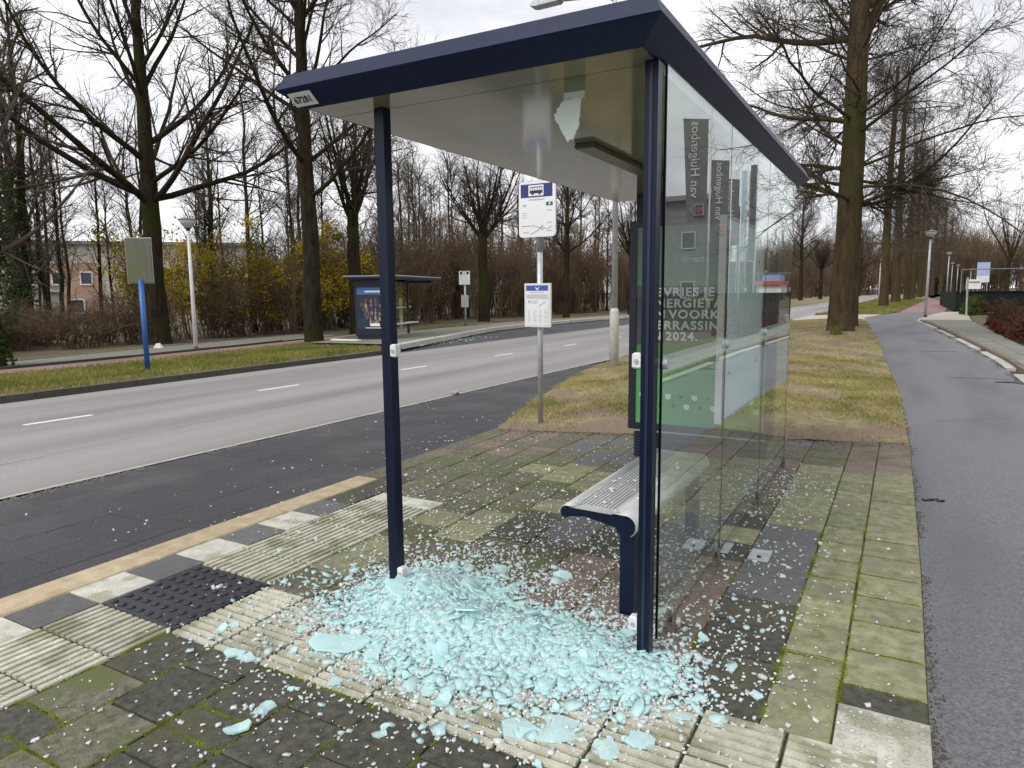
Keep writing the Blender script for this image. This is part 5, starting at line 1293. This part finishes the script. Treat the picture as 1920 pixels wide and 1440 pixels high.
lf = MB().add([(-.2,-.02,0),(.2,-.03,.002),(.22,.03,.004),(-.18,.04,.0),(0,0,.02)], [(0,1,4),(1,2,4),(2,3,4),(3,0,4)]).build('wet_leaf_patch', DARKB); lf.location = (1.55, 13.6, -.002); tag(lf, 'dark leaf litter lying by the right kerb of the cycle path', 'litter')

# ------------------------------------------------------------------ the shattered pane
gr_ = np.random.default_rng(77)
CORE = np.array([[-2.30,2.55],[-2.05,2.72],[-1.75,2.62],[-1.45,2.62],[-1.15,2.60],[-.90,2.62]])
def height(x, y):
    """height of the heap"""
    h = np.zeros_like(x)
    for (cx, cy, sx, sy, a) in ((-1.98,2.62,.24,.26,.105),(-1.72,2.45,.28,.22,.095),(-1.42,2.48,.28,.22,.085),(-1.12,2.48,.24,.20,.075),(-.88,2.50,.16,.16,.050),(-2.14,2.78,.14,.16,.045),(-1.6,2.22,.4,.14,.03)):
        h = np.maximum(h, 1.18*a*np.exp(-((x-cx)/sx)**2-((y-cy)/sy)**2))
    return h
# mound body
gx = np.linspace(-2.75, -.45, 116); gy = np.linspace(1.85, 3.35, 76); X, Y = np.meshgrid(gx, gy); Z = height(X, Y)
Zm = Z*.93+gr_.normal(0, .006, Z.shape)*(Z > .012)-.010
idx = np.arange(X.size).reshape(X.shape); ok = Z > .016
Q = np.stack([idx[:-1, :-1], idx[:-1, 1:], idx[1:, 1:], idx[1:, :-1]], -1)[ok[:-1, :-1]]
mo = link('glass_heap', np_mesh('glass_heap', np.stack([X, Y, Zm], -1).reshape(-1, 3), Q.reshape(-1, 4), MOUND)); tag(mo, 'pale turquoise heap of shattered safety glass between the two shelter posts', 'glass heap', kind='stuff')
def crumbs(P, size, name, material, rng, tilt=.5):
    """small irregular cubes"""
    n = len(P); base = np.array([[-1,-1,-.6],[1,-1,-.6],[1,1,-.6],[-1,1,-.6],[-.9,-.9,.6],[.9,-.9,.6],[.9,.9,.6],[-.9,.9,.6]])*.5
    s_ = size*np.exp(rng.normal(-.04, .42, (n, 1, 1))); B = base[None]*(1+rng.normal(0, .22, (n, 8, 3)))*np.stack([rng.uniform(.7,1.5,n), rng.uniform(.6,1.2,n), rng.uniform(.5,1.0,n)], -1)[:, None]*s_
    a = rng.uniform(0, 6.28, n); tx = rng.normal(0, tilt, n); ty = rng.normal(0, tilt, n)
    ca, sa, cx, sx, cy, sy_ = np.cos(a), np.sin(a), np.cos(tx), np.sin(tx), np.cos(ty), np.sin(ty); O = 0*a; I = O+1
    Rz = np.stack([np.stack([ca,-sa,O],-1),np.stack([sa,ca,O],-1),np.stack([O,O,I],-1)],1); Rx = np.stack([np.stack([I,O,O],-1),np.stack([O,cx,-sx],-1),np.stack([O,sx,cx],-1)],1); Ry = np.stack([np.stack([cy,O,sy_],-1),np.stack([O,I,O],-1),np.stack([-sy_,O,cy],-1)],1)
    W = np.einsum('nij,nkj->nki', Rz@Rx@Ry, B)+P[:, None]
    F = np.array([[3,2,1,0],[4,5,6,7],[0,1,5,4],[1,2,6,5],[2,3,7,6],[3,0,4,7]])[None]+8*np.arange(n)[:, None, None]
    return np_mesh(name, W.reshape(-1, 3), F.reshape(-1, 4), material)
def on_heap(n, smear=1.0):
    out = []
    while sum(len(o) for o in out) < n:
        x = gr_.uniform(-2.85, -.4, 6000); y = gr_.uniform(1.75, 3.4, 6000); h = height(x, y)
        k_ = gr_.uniform(0, 1, 6000) < np.clip((h/.09)**smear+.004, 0, 1); out.append(np.stack([x, y, h], -1)[k_])
    return np.concatenate(out)[:n]
P = on_heap(26000, .68); P[:, 2] = np.maximum(P[:, 2]*gr_.uniform(.86, 1.06, len(P))-.002, .004)
c1 = link('glass_crumbs', crumbs(P[:9000], .0105, 'glass_crumbs', CRUMB, gr_, .7)); tag(c1, 'bluish crumbs of broken glass covering the heap', 'glass crumbs', kind='stuff')
c2 = link('glass_crumbs', crumbs(P[9000:], .0092, 'glass_crumbs', CRUMBW, gr_, .7)); tag(c2, 'white glittering crumbs of broken glass around the heap', 'glass crumbs', kind='stuff')
# scattered crumbs on platform and bay
n = 7600
src = on_heap(n, .3); dr_ = gr_.exponential(.34, n)+.03; an = gr_.uniform(0, 6.28, n)
S = src.copy(); S[:, 0] += dr_*np.cos(an)*.85; S[:, 1] += dr_*np.sin(an)+np.where(gr_.uniform(0, 1, n) < .30, gr_.exponential(.75, n), 0); S[:, 2] = .004
extra = np.stack([gr_.uniform(-3.6, -.9, 1500), 2.9+gr_.gamma(2.0, .8, 1500), np.full(1500, .004)], -1)
extra2 = np.stack([-.55+gr_.normal(0, .22, 480), gr_.uniform(2.3, 6.1, 480), np.full(480, .004)], -1)
extra3 = np.stack([-.72+gr_.normal(0, .10, 240), 5.55+gr_.normal(0, .35, 240), np.full(240, .004)], -1)
extra4 = np.stack([gr_.uniform(-3.0, -.9, 260), gr_.uniform(1.1, 2.0, 260), np.full(260, .004)], -1)
S = np.concatenate([S, extra, extra2, extra3, extra4])
keep = (S[:, 1] < 7.6+.29*S[:, 0]) & (S[:, 0] < .14+.1*(gr_.uniform(0, 1, len(S)) < .1)) & (S[:, 0] > -3.9)
S = S[keep]
c3 = link('glass_crumbs', crumbs(S, .0086, 'glass_crumbs', CRUMBW, gr_, .35)); tag(c3, 'white crumbs of glass scattered over the paving tiles', 'glass crumbs', kind='stuff')
B = np.stack([gr_.uniform(-6.2, -4.0, 420), gr_.uniform(2.5, 8.5, 420), np.zeros(420)], -1); B = B[gr_.uniform(0, 1, 420) < np.exp(-(-4-B[:, 0])*1.3)]; B[:, 2] = -0.10-.03*(-4.05-B[:, 0])+.005
c4 = link('glass_crumbs', crumbs(B, .011, 'glass_crumbs', CRUMBW, gr_, .35)); tag(c4, 'sparse glass crumbs strewn over the dark bus bay', 'glass crumbs', kind='stuff')
Bq = np.stack([gr_.uniform(-1.36, -1.08, 46), 2.97+gr_.beta(1, 2.2, 46)*1.3, np.full(46, .505)], -1)
c5 = link('glass_crumbs', crumbs(Bq, .010, 'glass_crumbs', CRUMBW, gr_, .3)); tag(c5, 'few glass crumbs lying on the bench seat', 'glass crumbs', kind='stuff')
FBk = np.stack([gr_.uniform(-16.2, -14.4, 260), gr_.uniform(19.3, 25, 260), np.full(260, -.30)], -1)
c6 = link('glass_crumbs', crumbs(FBk, .02, 'glass_crumbs', CRUMBW, gr_, .3)); tag(c6, 'glass crumbs glinting on the far bus bay before the other shelter', 'glass crumbs', kind='stuff')

# finger-wide fragments that make up the body of the heap
def fragments(P, rad, name, material, rng, tilt=.35):
    n = len(P); k = 7; a = np.linspace(0, 2*np.pi, k, endpoint=False)[None]+rng.uniform(-.25, .25, (n, k)); r = rad*np.exp(rng.normal(0, .42, (n, 1)))*rng.uniform(.7, 1.15, (n, k)); el = rng.uniform(.9, 1.7, (n, 1))
    x = r*np.cos(a)*el; y = r*np.sin(a); th = .0042
    top = np.stack([x, y, np.full_like(x, th)], -1); bot = np.stack([x*1.03, y*1.03, np.full_like(x, -th)], -1); B_ = np.concatenate([top, bot], 1)
    e = 1e-2; gx_ = (height(P[:, 0]+e, P[:, 1])-height(P[:, 0]-e, P[:, 1]))/(2*e); gy_ = (height(P[:, 0], P[:, 1]+e)-height(P[:, 0], P[:, 1]-e))/(2*e)
    nz_ = norm(np.stack([-gx_+rng.normal(0, tilt, n), -gy_+rng.normal(0, tilt, n), np.ones(n)], -1)); ra = rng.uniform(0, 6.28, n); t_ = np.stack([np.cos(ra), np.sin(ra), 0*ra], -1)
    ux = norm(t_-(t_*nz_).sum(-1, keepdims=True)*nz_); uy = np.cross(nz_, ux)
    W = B_[..., 0:1]*ux[:, None]+B_[..., 1:2]*uy[:, None]+B_[..., 2:3]*nz_[:, None]+P[:, None]
    tri = []
    for i in range(1, k-1): tri.append([0, i, i+1]); tri.append([k, k+i+1, k+i])
    for i in range(k): j = (i+1) % k; tri.append([i, k+i, k+j]); tri.append([i, k+j, j])
    F = np.array(tri)[None]+2*k*np.arange(n)[:, None, None]
    return np_mesh(name, W.reshape(-1, 3), F.reshape(-1, 3), material)
Pf = on_heap(4200, .95); Pf[:, 2] = Pf[:, 2]*gr_.uniform(.9, 1.04, len(Pf))+.006
c7 = link('glass_fragments', fragments(Pf, .0135, 'glass_fragments', SHARD, gr_)); tag(c7, 'finger-wide turquoise glass fragments making up the body of the heap', 'glass fragments', kind='stuff')

# larger crazed plates, each one its own thing
def plate(rad, seed, elong=1.5):
    q = random.Random(seed); n = q.randint(9, 14); P = []
    for i in range(n):
        a = 2*math.pi*i/n+q.uniform(-.15, .15); r = rad*q.uniform(.62, 1.12); P.append((r*elong*math.cos(a), r*math.sin(a)/elong**.3))
    m = MB(); th = .008; c = len(P)
    bend = q.uniform(-.25, .25)/max(rad, .02)
    zf = lambda x, y: bend*x*x
    V = [(0, 0, th/2)]+[(x, y, th/2+zf(x, y)+q.uniform(-.001, .001)) for x, y in P]+[(x*1.03, y*1.03, -th/2+zf(x, y)) for x, y in P]+[(0, 0, -th/2)]
    F = [(0, 1+i, 1+(i+1) % c) for i in range(c)]+[(1+i, 1+c+i, 1+c+(i+1) % c, 1+(i+1) % c) for i in range(c)]+[(2*c+1, 1+c+(i+1) % c, 1+c+i) for i in range(c)]
    return m.add(V, F).mesh('glass_plate', SHARD)
plates = [plate(.045+.012*(i % 6), 200+i, 1.0+.18*(i % 5)) for i in range(16)]
q = random.Random(12)
Pp = on_heap(48, 1.3)
HEAPL = 'palm-sized crazed plate of turquoise glass lying on the heap'
for i in range(48):
    x, y, z = Pp[i]; o = link('glass_plate', plates[i % 16]); s_ = q.uniform(.3, .65) if i > 14 else q.uniform(.6, .95)
    e = .02; gxh = float((height(np.array([x+e]), np.array([y]))-height(np.array([x-e]), np.array([y])))[0]/(2*e)); gyh = float((height(np.array([x]), np.array([y+e]))-height(np.array([x]), np.array([y-e])))[0]/(2*e))
    o.location = (x, y, z*1.0+.004+.006*q.random()); o.scale = (s_, s_, 1)
    nrm = Vector((-gxh+q.gauss(0, .20), -gyh+q.gauss(0, .20), 1)).normalized(); o.rotation_euler = (nrm.to_track_quat('Z', 'Y') @ Matrix.Rotation(q.uniform(0, 6.28), 3, 'Z').to_quaternion()).to_euler()
    tag(o, HEAPL, 'glass shard', 'crazed glass plates in the heap')
single = [(-1.10,1.985,1.25,1.7,'wide loose glass plate on the ribbed tiles in front of the heap'),(-.965,2.055,1.05,.3,'squarish loose glass plate right of the wide one on the ribbed tiles'),(-1.96,1.51,.62,.9,'loose glass plate lying alone on the dark tiles at lower left'),(-1.98,1.64,.5,.2,'small rounded glass plate just above the lone lower left one'),(-2.40,1.86,.60,.4,'loose glass plate at the strip corner left of the heap'),(-2.62,2.03,.60,.1,'flat glass plate left of the heap near the rubber tile'),(-2.33,1.86,.42,.3,'narrow glass sliver on the dark tile edge left of the heap'),(-3.16,2.80,.40,.2,'glass plate lying on the ribbed tiles by the kerb'),(-2.06,2.13,1.35,.5,'large rounded glass plate at the left foot of the heap'),(-2.32,2.60,.8,1.0,'glass plate lying left of the left post'),(-.70,2.12,.7,1.2,'glass plate lying right of the heap on the ribbed tiles'),(-1.42,1.98,.55,1.4,'drop-shaped glass plate below the heap'),(-.78,2.02,.55,.7,'clear angular glass plate at the lower right of the heap'),(-1.86,3.18,.7,.3,'thin glass plate behind the heap near the left post')]
for i, (x, y, s_, rz, lb) in enumerate(single):
    o = link('glass_plate', plates[(i*3+1) % 16]); o.location = (x, y, .008+float(height(np.array([x]), np.array([y]))[0])); o.scale = (s_, s_, 1); o.rotation_euler = (q.gauss(0, .04), q.gauss(0, .04), rz); tag(o, lb, 'glass shard')
# smaller splinters around
for i in range(70):
    p = on_heap(1, .3)[0]; x = p[0]+q.gauss(0, .22); y = p[1]+q.gauss(0, .25)
    o = link('glass_splinter', plates[i % 16]); s_ = q.uniform(.18, .42); o.location = (x, y, .006+float(height(np.array([x]), np.array([y]))[0])*1.02); o.scale = (s_, s_, .8); o.rotation_euler = (q.gauss(0, .12), q.gauss(0, .12), q.uniform(0, 6.28))
    tag(o, 'thumb-sized splinter of crazed glass lying at the edge of the heap', 'glass shard', 'glass splinters round the heap')

# ------------------------------------------------------------------ soil, grit and leaf crumbs along the path and kerb edges
ge_ = np.random.default_rng(55)
def edge_grit(fx, y0, y1, n, side, z, size, name, material, label, w=.05):
    yy = ge_.uniform(0, 1, n)**1.4*(y1-y0)+y0; xx = np.array([fx(q_) for q_ in yy])+side*np.abs(ge_.normal(0, w, n)); cl = np.sin(yy*2.3)+np.sin(yy*5.1+1) > -.5
    P_ = np.stack([xx, yy, np.full(n, z)], -1)[cl]
    o_ = link(name, tetra_cloud(P_, size, name, material, .6)); tag(o_, label, 'grit', kind='stuff')
SOILC = mat('loose_soil', (.030,.024,.016), (.10,.08,.05), 30, rough=.95)
edge_grit(lambda q_: interp(PATHL, q_), 2.2, 24, 2200, 1, -.006, .006, 'path_edge_soil', SOILC, 'dark soil crumbs along the left edge of the cycle path', .020)
edge_grit(lambda q_: interp(PATHR, q_), 9, 30, 1800, -1, -.004, .012, 'path_edge_soil', SOILC, 'dark soil and leaf crumbs along the right gutter of the cycle path', .06)
edge_grit(lambda q_: -3.93, 0, 4.3, 2200, -1, zroad(-3.95)+.002, .006, 'kerb_edge_soil', SOILC, 'dirt gathered at the foot of the beige kerb', .03)
edge_grit(lambda q_: interp(NEAR, q_)+.05, 1, 15, 2200, 1, zroad(-6.5)+.004, .010, 'bay_edge_grit', mat('pale_grit', (.12,.11,.10), (.22,.21,.19), 30, rough=.95), 'pale grit along the seam between road and bus bay', .14)
n_ = 900; t_ = ge_.uniform(0, 1, n_); xs_ = -3.9+4.0*t_; ys_ = 7.755+.2925*xs_-np.abs(ge_.normal(0, .10, n_))
o_ = link('paving_edge_soil', tetra_cloud(np.stack([xs_, ys_, np.full(n_, .001)], -1), .012, 'paving_edge_soil', SOILC, .5)); tag(o_, 'soil and leaf crumbs spilling from the verge onto the last paving row', 'soil', kind='stuff')

# cracks and worn joints in the asphalt
CRACK = mat('crack_dirt', (.018,.018,.020), rough=.9)
def crack(name, pts, w, zf, label=None):
    V = []; F = []
    for i, (x, y) in enumerate(pts):
        a = pts[max(i-1, 0)]; b = pts[min(i+1, len(pts)-1)]; d = Vector((b[0]-a[0], b[1]-a[1])).normalized(); ww = w*rr.uniform(.4, 1.3)*(0.2 if i in (0, len(pts)-1) else 1)
        V += [(x-d.y*ww, y+d.x*ww, zf(x)+.003), (x+d.y*ww, y-d.x*ww, zf(x)+.003)]
    for i in range(len(pts)-1): F.append((2*i, 2*i+1, 2*i+3, 2*i+2))
    o = MB().add(V, F).build(name, CRACK); structure(o); return o
def wig(x0, y0, x1, y1, n, amp): return [(x0+(x1-x0)*i/n+rr.gauss(0, amp), y0+(y1-y0)*i/n+rr.gauss(0, amp)) for i in range(n+1)]
for (x0, y0, x1, y1, w) in ((.35, 19.6, 1.25, 19.9, .03), (.0, 27.0, .8, 27.2, .05), (.75, 14.0, 1.6, 14.15, .02), (.30, 9.2, 1.2, 9.9, .004), (.2, 5.75, .36, 5.79, .022)):
    crack('path_crack', wig(x0, y0, x1, y1, 12, .02), w, lambda x: -.008)
for (x0, y0, x1, y1, w) in ((-8.0, 1.5, -8.6, 9.5, .004), (-9.2, 11, -8.7, 19, .005), (-12.2, 5, -12.5, 13, .004)):
    crack('road_crack', wig(x0, y0, x1, y1, 26, .04), w, zroad)
